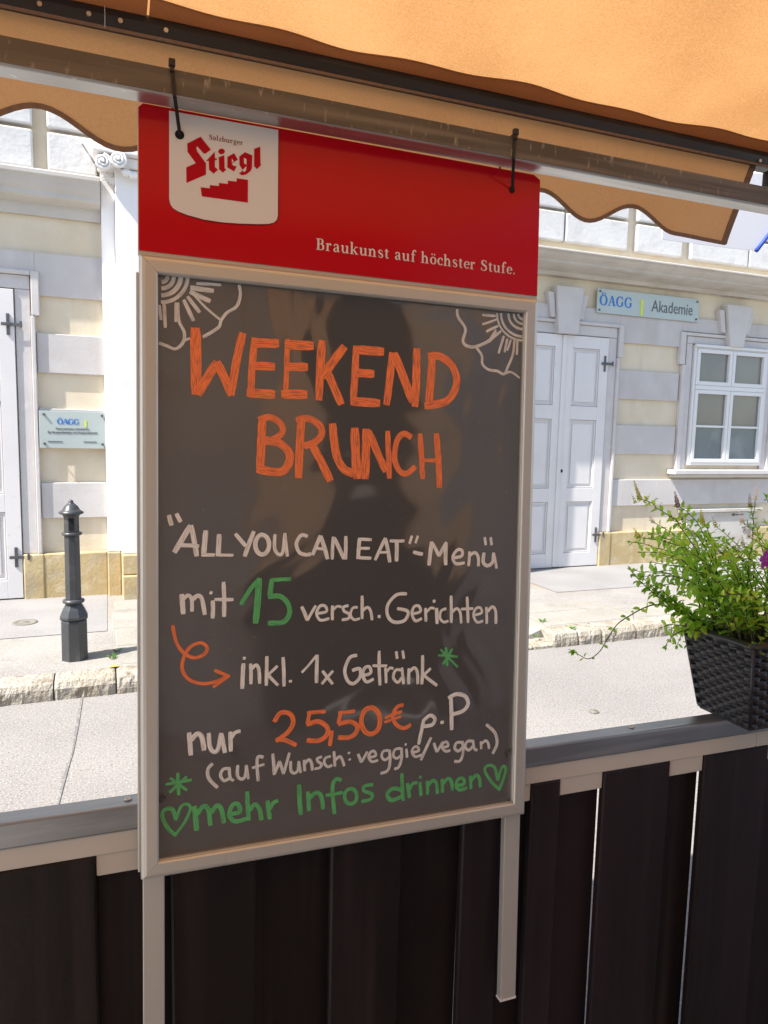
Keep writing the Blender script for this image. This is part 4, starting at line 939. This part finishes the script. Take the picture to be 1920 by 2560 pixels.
S('menu_line', 'mk_white', ZB, [
 ([(202, 432), (208, 512)], 20), ([(208, 452), (228, 436), (242, 452), (244, 502)], 15), ([(244, 456), (266, 438), (284, 450), (296, 515)], 17),
 ([(328, 458), (328, 530)], 17), ([(316, 424), (326, 428)], 14), ([(372, 382), (374, 523)], 17), ([(335, 453), (412, 453)], 14),
 ([(690, 482), (713, 538)], 15), ([(747, 478), (713, 538)], 12), ([(752, 510), (790, 502), (785, 480), (764, 480), (750, 510), (766, 537), (802, 530)], 12),
 ([(815, 478), (815, 537)], 13), ([(815, 498), (834, 481), (852, 484)], 11), ([(880, 478), (860, 484), (862, 500), (882, 512), (880, 530), (853, 536)], 12),
 ([(917, 485), (897, 488), (888, 515), (903, 535), (926, 530)], 11), ([(935, 438), (935, 532)], 13), ([(937, 500), (956, 485), (970, 500), (976, 537)], 12), ([(999, 522), (1010, 522)], 13),
 ([(1117, 430), (1076, 434), (1040, 475), (1040, 520), (1066, 545), (1108, 538), (1122, 502), (1078, 490)], 14),
 ([(1140, 512), (1172, 502), (1166, 480), (1147, 482), (1138, 510), (1152, 540), (1178, 530)], 12), ([(1193, 488), (1195, 543)], 13), ([(1195, 507), (1214, 488), (1230, 490)], 11),
 ([(1238, 488), (1240, 552)], 15), ([(1223, 460), (1233, 460)], 12), ([(1277, 490), (1256, 500), (1253, 530), (1268, 545), (1286, 540)], 11), ([(1297, 438), (1298, 548)], 13), ([(1300, 507), (1319, 490), (1334, 505), (1338, 550)], 12),
 ([(1362, 442), (1366, 548)], 13), ([(1338, 492), (1387, 490)], 11), ([(1390, 517), (1421, 507), (1416, 487), (1399, 489), (1388, 515), (1402, 545), (1427, 540)], 11), ([(1440, 484), (1442, 552)], 12), ([(1445, 502), (1464, 483), (1478, 500), (1479, 552)], 13)], 'white line reading mit versch. Gerichten')
S('number', 'mk_green', ZB, [([(520, 368), (482, 410), (442, 474)], 18), ([(517, 368), (502, 550)], 26), ([(563, 375), (646, 370)], 16), ([(568, 375), (560, 440)], 20), ([(553, 442), (600, 440), (634, 470), (640, 510), (614, 545), (553, 549)], 20)], 'green number 15')
S('arrow', 'mk_orange', ZB, [([(165, 558), (178, 620), (205, 665), (250, 690), (293, 676), (305, 648), (280, 629), (238, 645), (210, 690), (205, 740), (235, 780), (290, 795), (345, 785), (394, 762)], 14), ([(335, 740), (396, 766)], 14), ([(396, 762), (329, 810)], 14)], 'looping orange arrow')
S('menu_line', 'mk_white', ZB, [
 ([(453, 713), (448, 816)], 17), ([(451, 692), (462, 692)], 12), ([(482, 714), (483, 797)], 14), ([(485, 737), (502, 720), (515, 735), (519, 795)], 14), ([(548, 684), (546, 803)], 15), ([(591, 723), (551, 762)], 12), ([(552, 758), (594, 802)], 13), ([(614, 688), (618, 806)], 15), ([(638, 786), (650, 785)], 11),
 ([(750, 680), (720, 718), (690, 750)], 10), ([(753, 678), (750, 792)], 15), ([(774, 743), (816, 797)], 13), ([(817, 743), (771, 797)], 12),
 ([(915, 680), (885, 690), (865, 740), (876, 782), (900, 795), (926, 770), (926, 735), (895, 742)], 14), ([(940, 762), (970, 752), (965, 727), (946, 732), (938, 760), (953, 788), (982, 776)], 13),
 ([(1005, 662), (1008, 802)], 14), ([(978, 722), (1037, 722)], 11), ([(1030, 730), (1033, 793)], 12), ([(1035, 747), (1049, 731), (1062, 735)], 11),
 ([(1096, 740), (1072, 740), (1062, 770), (1080, 790), (1096, 770)], 12), ([(1097, 730), (1103, 797)], 12), ([(1074, 664), (1078, 694)], 12), ([(1100, 661), (1105, 694)], 12),
 ([(1125, 733), (1125, 797)], 13), ([(1128, 747), (1147, 731), (1160, 750), (1161, 797)], 13), ([(1181, 680), (1178, 798)], 14), ([(1214, 733), (1182, 763)], 12), ([(1185, 760), (1240, 803)], 13)], 'white line reading inkl. 1x Getränk')
S('asterisk', 'mk_green', ZB, [([(1276, 648), (1282, 724)], 12), ([(1302, 653), (1264, 717)], 11), ([(1244, 680), (1324, 686)], 10), ([(1254, 656), (1324, 728)], 9)], 'green asterisk beside Getränk')
S('menu_line', 'mk_white', ZC, [
 ([(232, 246), (239, 338)], 19), ([(240, 278), (264, 251), (284, 265), (293, 318)], 19), ([(312, 248), (316, 300), (331, 324), (349, 314), (362, 248)], 17), ([(363, 250), (378, 328)], 17), ([(400, 243), (402, 322)], 17), ([(402, 272), (418, 247), (441, 240)], 15)], 'white word nur')
S('price', 'mk_orange', ZC, [
 ([(578, 202), (604, 166), (643, 170), (655, 205), (632, 246), (586, 280)], 19), ([(584, 276), (620, 276), (668, 297)], 18),
 ([(712, 166), (787, 160)], 16), ([(722, 166), (712, 212)], 16), ([(710, 214), (758, 201), (794, 226), (790, 258), (757, 279), (711, 277)], 19), ([(812, 238), (804, 300)], 17),
 ([(838, 166), (907, 158)], 15), ([(848, 166), (838, 210)], 16), ([(838, 212), (884, 201), (914, 217), (911, 245), (884, 265), (838, 266)], 19), (arc(970, 198, 38, 54, -100, 262, 16), 20),
 ([(1104, 134), (1078, 142), (1060, 180), (1076, 215), (1105, 228), (1134, 214)], 16), ([(1028, 186), (1098, 160)], 13), ([(1026, 204), (1094, 180)], 11)], 'orange price 25,50 €')
S('menu_line', 'mk_white', ZC, [([(1186, 192), (1165, 294)], 15), ([(1186, 196), (1212, 176), (1231, 190), (1220, 214), (1182, 221)], 15), ([(1254, 205), (1267, 204)], 13), ([(1296, 98), (1299, 235)], 17), ([(1286, 106), (1318, 90), (1354, 98), (1366, 130), (1345, 158), (1300, 173)], 16)], 'white letters p.P')
S('menu_line', 'mk_grey', ZC, [
 ([(328, 372), (309, 395), (312, 432), (348, 470)], 14), ([(396, 392), (371, 395), (360, 420), (374, 442), (398, 430)], 13), ([(395, 388), (399, 430), (414, 441)], 12), ([(430, 378), (429, 422), (447, 435), (461, 420), (465, 378)], 13), ([(465, 380), (473, 435)], 11), ([(534, 346), (512, 345), (508, 380), (513, 443)], 13), ([(488, 390), (538, 375)], 11),
 ([(572, 332), (578, 418)], 13), ([(578, 416), (600, 362)], 12), ([(600, 362), (616, 414)], 12), ([(616, 414), (640, 328)], 12), ([(645, 362), (646, 400), (660, 411), (674, 398), (678, 362)], 12), ([(678, 362), (686, 410)], 11), ([(700, 357), (702, 403)], 12), ([(704, 371), (719, 356), (730, 370), (733, 400)], 12),
 ([(772, 344), (753, 352), (756, 364), (770, 374), (764, 388), (742, 393)], 11), ([(808, 342), (786, 350), (782, 370), (796, 385), (814, 378)], 11), ([(821, 322), (825, 384)], 12), ([(827, 357), (844, 343), (855, 358), (863, 382)], 12), ([(881, 325), (883, 332)], 11), ([(884, 352), (886, 359)], 11),
 ([(919, 333), (932, 367)], 12), ([(957, 323), (932, 367)], 11), ([(964, 347), (990, 340), (985, 322), (971, 325), (962, 345), (975, 364), (1000, 358)], 11),
 ([(1043, 318), (1021, 322), (1015, 345), (1029, 357), (1045, 345)], 11), ([(1046, 316), (1049, 360), (1039, 400), (1010, 412)], 12), ([(1093, 310), (1069, 315), (1062, 340), (1077, 351), (1093, 338)], 11), ([(1095, 308), (1096, 350), (1084, 386), (1066, 394)], 12), ([(1115, 312), (1118, 348)], 11), ([(1109, 294), (1116, 295)], 11),
 ([(1140, 327), (1165, 320), (1160, 304), (1146, 306), (1138, 325), (1152, 344), (1177, 336)], 11), ([(1216, 266), (1174, 358)], 13),
 ([(1227, 288), (1240, 325)], 12), ([(1264, 283), (1240, 325)], 11), ([(1262, 307), (1285, 300), (1280, 284), (1266, 288), (1260, 305), (1275, 322), (1294, 318)], 11), ([(1341, 285), (1319, 288), (1312, 310), (1327, 321), (1342, 308)], 12), ([(1343, 281), (1346, 325), (1334, 360), (1310, 363)], 12), ([(1386, 280), (1363, 282), (1355, 305), (1370, 317), (1386, 300)], 12), ([(1386, 277), (1391, 310), (1404, 318)], 11), ([(1417, 282), (1420, 313)], 11), ([(1420, 292), (1437, 279), (1448, 290), (1451, 312)], 11), ([(1440, 213), (1474, 245), (1484, 290), (1466, 332)], 13)], 'thin white line reading (auf Wunsch: veggie/vegan)')
S('asterisk', 'mk_green', ZC, [([(186, 410), (191, 500)], 14), ([(222, 425), (152, 490)], 13), ([(137, 457), (243, 438)], 12), ([(155, 430), (224, 480)], 12)], 'green asterisk at the lower left')
S('menu_line', 'mk_green', ZC, [
 ([(253, 545), (262, 644)], 21), ([(264, 580), (289, 546), (311, 560), (319, 624)], 18), ([(321, 574), (345, 543), (364, 560), (374, 614)], 18), ([(398, 578), (438, 567), (431, 537), (409, 540), (395, 580), (420, 607), (468, 595)], 17), ([(468, 486), (475, 603)], 17), ([(478, 563), (500, 537), (519, 560), (526, 602)], 17), ([(551, 523), (560, 598)], 17), ([(560, 558), (574, 532), (594, 522)], 16),
 ([(679, 458), (686, 580)], 19), ([(715, 486), (719, 565)], 17), ([(720, 514), (748, 489), (769, 505), (777, 557)], 17), ([(851, 440), (829, 436), (815, 470), (823, 577)], 16), ([(788, 501), (857, 489)], 14), (arc(889, 505, 25, 31, -90, 272, 14), 15), ([(980, 458), (946, 463), (941, 482), (975, 496), (969, 517), (932, 526)], 14),
 ([(1099, 480), (1062, 473), (1037, 498), (1056, 521), (1102, 502)], 16), ([(1097, 412), (1103, 523)], 15), ([(1119, 452), (1128, 511)], 15), ([(1128, 478), (1142, 453), (1160, 450)], 14), ([(1171, 447), (1175, 503)], 14), ([(1168, 428), (1177, 427)], 13), ([(1200, 442), (1202, 498)], 14), ([(1205, 462), (1221, 441), (1237, 452), (1241, 495)], 14), ([(1260, 435), (1262, 490)], 14), ([(1265, 454), (1284, 433), (1298, 445), (1303, 482)], 14), ([(1320, 462), (1350, 454), (1345, 432), (1326, 436), (1318, 462), (1332, 479), (1362, 470)], 14), ([(1375, 422), (1378, 475)], 14), ([(1380, 442), (1397, 420), (1411, 430), (1416, 468)], 14)], 'green line reading mehr Infos drinnen')
S('heart', 'mk_green', ZC, [([(178, 600), (164, 558), (132, 560), (124, 590), (150, 640), (180, 664)], 15), ([(174, 664), (214, 610), (237, 557), (225, 537), (200, 546), (178, 602)], 12)], 'green heart before mehr')
S('heart', 'mk_green', ZC, [([(1486, 440), (1474, 388), (1446, 380), (1434, 400), (1460, 445), (1496, 480)], 12), ([(1492, 480), (1511, 430), (1519, 392), (1505, 386), (1486, 441)], 13)], 'green heart after drinnen')
for p in ((122, 514), (1526, 326)):
    c = ZC(p); m = MB(); m.disc_y(c, .0042, BY - .0016, BY - .0002, 9); sc_ = m.build('film_screw', M['iron'], slate)
    m = MB()
    for i in range(5):
        q = i * 1.27 + p[0]; r_ = .006 + .004 * math.sin(i * 2.1)
        ribbon(m, [(c[0] + .003 * math.cos(q), c[1] + .003 * math.sin(q)), (c[0] + r_ * math.cos(q + .2), c[1] + r_ * math.sin(q + .2))], [.0016, .0006], BY - .0018 - i * 3e-5)
    m.build('torn_film', M['hole'], sc_)

# cable ties that hold the sign on the beam
def tie(px_, py_, hx, hz_, label, pb_):
    t = ony(px_, py_, 1.026); x0 = t.x; hole = SM @ Vector((hx, .0058, hz_ + .001)); inn = SM @ Vector((hx, .024, hz_))
    xb = ony(*pb_, 1.024).x; yb = hy(x0) - .0028
    e = empty('cable_tie', (x0, yb, hz(x0) + .036), label, 'cable tie', 'cable ties holding the sign')
    back = hy(x0) + .062
    path = [(x0, yb, hz(x0) + .0372), (xb, yb, hz(xb) + .0005), tuple(hole), tuple(inn), (hole.x, back, hole.z + .01), (x0, back - .012, hz(x0) + .030), (x0, hy(x0) + .030, hz(x0) + .0378), (x0, yb + .003, hz(x0) + .0385)]
    m = MB(); w2 = .0024
    fl_ = []
    for i, p in enumerate(path[:3]):
        p = Vector(p)
        for s1, s2 in ((-1, -1), (1, -1), (1, 1), (-1, 1)): fl_.append(p + Vector((w2 * s1, .0008 * s2, 0)))
    m.add(fl_, [(4 * i + k_, 4 * i + (k_ + 1) % 4, 4 * i + 4 + (k_ + 1) % 4, 4 * i + 4 + k_) for i in range(2) for k_ in range(4)] + [(0, 1, 2, 3), (8, 9, 10, 11)])
    m.tube(path[2:], .0018, 6); part(m, 'strap', 'black', e)
    m = MB(); m.box(x0 - .0042, x0 + .0042, yb - .0035, yb + .004, hz(x0) + .0352, hz(x0) + .0450); m.box(x0 - .0028, x0 + .0028, yb - .0030, yb + .003, hz(x0) + .0285, hz(x0) + .0350); part(m, 'head', 'black', e, bevel=.0012)
tie(430, 176, .0286, 1.0120, 'black cable tie over the white badge corner of the sign', (437, 238))
tie(1285, 345, .5454, 1.0150, 'black cable tie at the plain red end of the sign header', (1282, 398))

# ------------------------------------------------------------------ wicker planter
pt = empty('planter', (1.55, 1.03, 1.056), 'black woven wicker flower box standing across the fence rail', 'planter')
PB = (1.135, 2.02, .962, 1.089); PT = (1.113, 2.045, .950, 1.120); zb0 = rz(1.3) + .0042; PH = .163
def wpos(side, u, v, off):
    """side: 0 front(-y) 1 left(-x) 2 back 3 right; u along 0..1, v up 0..1"""
    x0, x1, y0, y1 = [PB[i] + (PT[i] - PB[i]) * v for i in range(4)]; z = zb0 + PH * v
    if side == 0: return (x0 + (x1 - x0) * u, y0 - off, z)
    if side == 1: return (x0 - off, y1 + (y0 - y1) * u, z)
    if side == 2: return (x1 + (x0 - x1) * u, y1 + off, z)
    return (x1 + off, y0 + (y1 - y0) * u, z)
rows = 17
for side, ln in ((0, .9), (1, .15), (2, .9), (3, .15)):
    cols = round(ln / .0175); nu = cols * 6; nv = rows * 9; vs = []
    for j in range(nv + 1):
        v = j / nv; r_ = min(int(v * rows), rows - 1); fv = v * rows - r_
        for i in range(nu + 1):
            u = i / nu; ph = u * cols
            wv = math.sin(math.pi * ph + math.pi * (r_ % 2)); wv = max(-1, min(1, wv * 1.8))
            rib = .0007 * abs(math.sin(3 * math.pi * fv)); edge = -.0062 if fv < .12 or fv > .92 else 0
            o = .0040 * wv + rib + edge + .0003 * math.sin(i * 1.7 + j * .9)
            if i in (0, nu): o = min(o, .0005)
            vs.append(wpos(side, u, v, o))
    m = MB(); m.add(vs, [(j * (nu + 1) + i, j * (nu + 1) + i + 1, (j + 1) * (nu + 1) + i + 1, (j + 1) * (nu + 1) + i) for j in range(nv) for i in range(nu)], True); part(m, 'woven_side', 'wicker', pt)
m = MB(); x0, x1, y0, y1 = PT; z = zb0 + PH + .002
for off, r_, dz in ((.002, .0050, 0), (-.004, .0042, .002)):
    m.tube([(x0 - off + .006, y0 - off, z + dz), (x0 - off, y0 - off + .006, z + dz), (x0 - off, y1 + off - .006, z + dz), (x0 - off + .006, y1 + off, z + dz), (x1 + off, y1 + off, z + dz), (x1 + off, y0 - off, z + dz), (x0 - off + .006, y0 - off, z + dz)], r_, 9)
part(m, 'rim', 'wicker', pt)
for cx_, cy_ in ((0, 2), (0, 3), (1, 2)):
    m = MB(); m.tube([(PB[cx_], PB[cy_], zb0 + .004), (PT[cx_], PT[cy_], zb0 + PH)], .0032, 8); part(m, 'corner_cane', 'wicker', pt)
m = MB(); m.box(PB[0] + .002, PB[1] - .002, PB[2] + .002, PB[3] - .002, zb0 - .0036, zb0 + .002); part(m, 'base', 'wicker', pt)
m = MB(); nx, ny = 60, 12; vs = []
for j in range(ny + 1):
    for i in range(nx + 1):
        x = PT[0] + .004 + (PT[1] - PT[0] - .008) * i / nx; y = PT[2] + .004 + (PT[3] - PT[2] - .008) * j / ny
        vs.append((x, y, zb0 + PH - .018 + .008 * mnoise.noise(Vector((x * 40, y * 40, 1)))))
m.add(vs, [(j * (nx + 1) + i, j * (nx + 1) + i + 1, (j + 1) * (nx + 1) + i + 1, (j + 1) * (nx + 1) + i) for j in range(ny) for i in range(nx)]); part(m, 'soil', 'soil', pt)

# ------------------------------------------------------------------ the mint in the planter
mint = empty('mint_plant', (1.4, 1.03, zb0 + PH), 'bushy green mint with flower spikes and one trailing shoot in the wicker box', 'plant')
rp = random.Random(21)
LV = MB(); ST = MB()
def leaf(p, d, up, L_, tint):
    d = d.normalized(); sd = d.cross(up)
    sd = sd.normalized() if sd.length > 1e-4 else Vector((1, 0, 0)); nn = sd.cross(d).normalized()
    wd = [.10, .36, .50, .46, .30, 0]; vs = [p]; fold = .25 + rp.random() * .3; droop = .15 + rp.random() * .5; wf = .40 + rp.random() * .16
    mids = []
    for i in range(6):
        t = i / 5; c = p + d * L_ * t - nn * L_ * droop * t * t * .5; mids.append(c)
    vs = []
    for i, c in enumerate(mids):
        h = wd[i] * L_ * wf * (1.0 + (.2 if i % 2 else -.12)); back = d * (-.05 * L_ if i % 2 else 0)
        vs += [c + sd * h + nn * h * fold + back, c, c - sd * h + nn * h * fold + back]
    fs = []
    for i in range(5): fs += [(3 * i, 3 * i + 1, 3 * i + 4, 3 * i + 3), (3 * i + 1, 3 * i + 2, 3 * i + 5, 3 * i + 4)]
    LV.add(vs, fs, False, None, tint)
def bez(a, b, c, n): return [a * (1 - t) ** 2 + b * 2 * t * (1 - t) + c * t * t for t in [i / n for i in range(n + 1)]]
def shoot(path, size=1.0, gap=.0118, bare=.12, r0=.0016, tint0=None, dens=1.0):
    n = len(path); ST.tube(path, [r0 * (1 - .6 * i / (n - 1)) for i in range(n)], 5)
    acc = 0; q = rp.random() * 3; tot = sum((path[i + 1] - path[i]).length for i in range(n - 1)); run = 0; t0 = rp.random() if tint0 is None else tint0
    for i in range(n - 1):
        seg = path[i + 1] - path[i]; l = seg.length; ax = seg.normalized(); s_ = 0
        while acc + (l - s_) >= gap:
            s_ += gap - acc; acc = 0; run_ = (run + s_) / tot
            if run_ > bare and rp.random() < dens:
                pos = path[i] + ax * s_; e1 = ax.orthogonal().normalized(); e2 = ax.cross(e1); q += math.pi / 2 + rp.uniform(-.3, .3)
                L_ = size * (.0235 - .0115 * run_) * rp.uniform(.75, 1.25)
                for sg_ in (0, math.pi):
                    if rp.random() < .93:
                        dv = (e1 * math.cos(q + sg_) + e2 * math.sin(q + sg_)) + ax * rp.uniform(.15, .7) + Vector((0, 0, .12))
                        tt = min(.99, max(0, .30 * t0 + .35 * (1 - run_) * rp.random() + rp.gauss(.22, .16)))
                        leaf(pos + dv.normalized() * .002, dv, Vector((0, 0, 1)) * .8 + ax * .6, L_, tt)
        acc += l - s_; run += l
    for k_ in range(4):
        dv = (path[-1] - path[-2]).normalized() + Vector((rp.uniform(-1, 1), rp.uniform(-1, 1), rp.uniform(-.2, .6))) * .7
        leaf(path[-1], dv, Vector((0, 0, 1)), .010 * size, .25 + .2 * rp.random())
ZN = lambda x, y, Y: ony(1380 + x * .32550, 1200 + y * .32550, Y)
def root(tx): return Vector((min(max(1.14, 1.155 + (tx - 1.0) * .62 + rp.uniform(-.03, .05)), 1.98), rp.uniform(.975, 1.10), zb0 + PH - .02))
def grow(tip, size=1.0, lift=.55, **k_):
    b = root(tip.x); h = tip.z - b.z
    c = b + Vector((rp.uniform(-.01, .02) + (tip.x - b.x) * .25, (tip.y - b.y) * .3, max(.04, h * lift + abs(tip.x - b.x) * .35)))
    p = bez(b, c, tip, 14)
    p = [p[0]] + [v + Vector((rp.uniform(-1, 1), rp.uniform(-1, 1), rp.uniform(-1, 1))) * .0022 for v in p[1:]]
    shoot(p, size, **k_); return p
def spike(p, kind, L_=.034, r_=.0048, ax=None):
    m = MB(); ax = (ax if ax is not None else (p[-1] - p[-3]).normalized() + Vector((0, 0, 1.3))).normalized(); o = p[-1] if isinstance(p, list) else p
    e1 = ax.orthogonal().normalized(); e2 = ax.cross(e1); nw = max(5, int(L_ / .0033))
    for i in range(nw):
        t = i / (nw - 1); rr = r_ * (1 - .65 * t) * rp.uniform(.8, 1.15)
        for k_ in range(6):
            q = k_ * 1.047 + i * .5; c = o + ax * L_ * t + (e1 * math.cos(q) + e2 * math.sin(q)) * rr * .7; s_ = rr * .5 * rp.uniform(.7, 1.3)
            vv = [c + Vector(v) * s_ for v in ((1, 0, 0), (-1, 0, 0), (0, 1, 0), (0, -1, 0), (0, 0, 1), (0, 0, -1))]
            m.add(vv, [(0, 2, 4), (2, 1, 4), (1, 3, 4), (3, 0, 4), (2, 0, 5), (1, 2, 5), (3, 1, 5), (0, 3, 5)])
    part(m, 'flower_spike', kind, mint)
for x, y, kind, L_ in ((672, 150, 'spike_green', .036), (968, 200, 'spike_brown', .030), (1165, 330, 'spike_green', .030), (1257, 350, 'spike_green', .022), (930, 300, 'spike_brown', .020), (1560, 150, 'spike_white', .032), (1520, 205, 'spike_brown', .026), (1470, 320, 'spike_white', .022), (1515, 430, 'spike_white', .026), (1465, 500, 'spike_white', .022), (770, 330, 'spike_white', .022), (668, 440, 'spike_green', .020), (985, 300, 'spike_brown', .020), (1700, 60, 'spike_white', .03), (1440, 560, 'spike_green', .02)):
    tip = ZN(x, y, rp.uniform(1.0, 1.12)); p = grow(tip, .9); spike(p, kind, L_)
    if x == 672:
        for dx in (-.010, .012): spike([p[-1] + Vector((dx, 0, -.006))] , kind, .016, .0036, Vector((dx * 60, 0, 1)))
for x, y in ((600, 480), (690, 560), (610, 700), (700, 735), (840, 800), (850, 560), (880, 420), (1000, 380), (1080, 420), (1180, 450), (1290, 450), (1350, 480), (1380, 560), (760, 420), (780, 640), (930, 660), (1640, 130), (1650, 330), (1600, 420), (1540, 560), (1650, 640)):
    grow(ZN(x, y, rp.uniform(.97, 1.16)), rp.uniform(.9, 1.15))
for i in range(32):
    x = rp.uniform(760, 2700); lo = 470 if 1180 < x < 1460 else 400
    y = rp.uniform(lo, 930)
    if x < 950: y = rp.uniform(520, 900)
    grow(ZN(x, y, rp.uniform(.93, 1.17)), rp.uniform(.85, 1.2), lift=.7)
for x, y in ((850, 1130), (870, 1275), (960, 1270), (1030, 1270), (930, 1180), (1010, 1130)):     # shoots hanging over the left end
    t = ZN(x, y, rp.uniform(1.07, 1.15)); b = Vector((1.14, rp.uniform(1.04, 1.1), zb0 + PH - .01)); shoot(bez(b, Vector((t.x + .03, t.y, b.z + .035)), t, 9), .95, gap=.011, tint0=.75)
for x, y in ((600, 690), (640, 735), (830, 940), (800, 810), (700, 750), (760, 830), (880, 900)):                                      # leafy arm to the left
    t = ZN(x, y, 1.08); b = Vector((1.15, 1.06, zb0 + PH - .01)); shoot(bez(b, Vector((t.x + .06, t.y, (b.z + t.z) / 2 + .01)), t, 12), 1.0, gap=.0115, tint0=.1)
tr = [Vector((1.15, 1.08, zb0 + PH - .01))] + [ZN(x, y, 1.09) for x, y in ((1060, 1040), (920, 985), (800, 957), (700, 985), (600, 1040), (505, 1105), (430, 1210), (375, 1305), (320, 1357), (270, 1374), (220, 1350), (165, 1318))]
P2 = []
for i in range(len(tr) - 1):
    p0, p1, p2, p3 = tr[max(i - 1, 0)], tr[i], tr[i + 1], tr[min(i + 2, len(tr) - 1)]
    for j in range(4):
        u = j / 4; P2.append(.5 * (2 * p1 + (p2 - p0) * u + (2 * p0 - 5 * p1 + 4 * p2 - p3) * u * u + (3 * p1 - p0 - 3 * p2 + p3) * u ** 3))
P2.append(tr[-1]); shoot(P2, .70, gap=.018, bare=.16, r0=.0016, tint0=.3, dens=.85)
for k_ in range(9): leaf(P2[-1], Vector((rp.uniform(-1, .4), rp.uniform(-1, 1), rp.uniform(-.4, 1))), Vector((0, 0, 1)), .012, .3)
for i in range(90):                                                                               # low leaves over the soil
    x = rp.uniform(1.13, 2.0); y = rp.uniform(.965, 1.105); b = Vector((x, y, zb0 + PH - .02)); t = b + Vector((rp.uniform(-.03, .03), rp.uniform(-.03, .03), rp.uniform(.02, .09)))
    shoot([b, (b + t) / 2 + Vector((.003, 0, .004)), t], .8, gap=.012, bare=.2, r0=.0010, tint0=.8)
part(ST, 'stems', 'stem', mint); part(LV, 'leaves', 'leaf', mint)
def blossom(c, s_):
    m = MB()
    for k_ in range(5):
        q = k_ * 1.2566 + .4; d = Vector((math.cos(q), -.45, math.sin(q))); sd = Vector((-math.sin(q), 0, math.cos(q)))
        vs = [c, c + d * .5 * s_ + sd * .34 * s_, c + d * s_ + sd * .28 * s_ + Vector((0, .1 * s_, 0)), c + d * 1.12 * s_, c + d * s_ - sd * .28 * s_ + Vector((0, .1 * s_, 0)), c + d * .5 * s_ - sd * .34 * s_, c + d * .55 * s_ + Vector((0, .06 * s_, 0))]
        m.add(vs, [(0, 1, 6), (1, 2, 6), (2, 3, 6), (3, 4, 6), (4, 5, 6), (5, 0, 6)], True)
    part(m, 'blossom', 'purple', mint)
blossom(ZN(1625, 612, .955), .017); blossom(ZN(1668, 560, .96), .016); blossom(ZN(1690, 640, .95), .015)
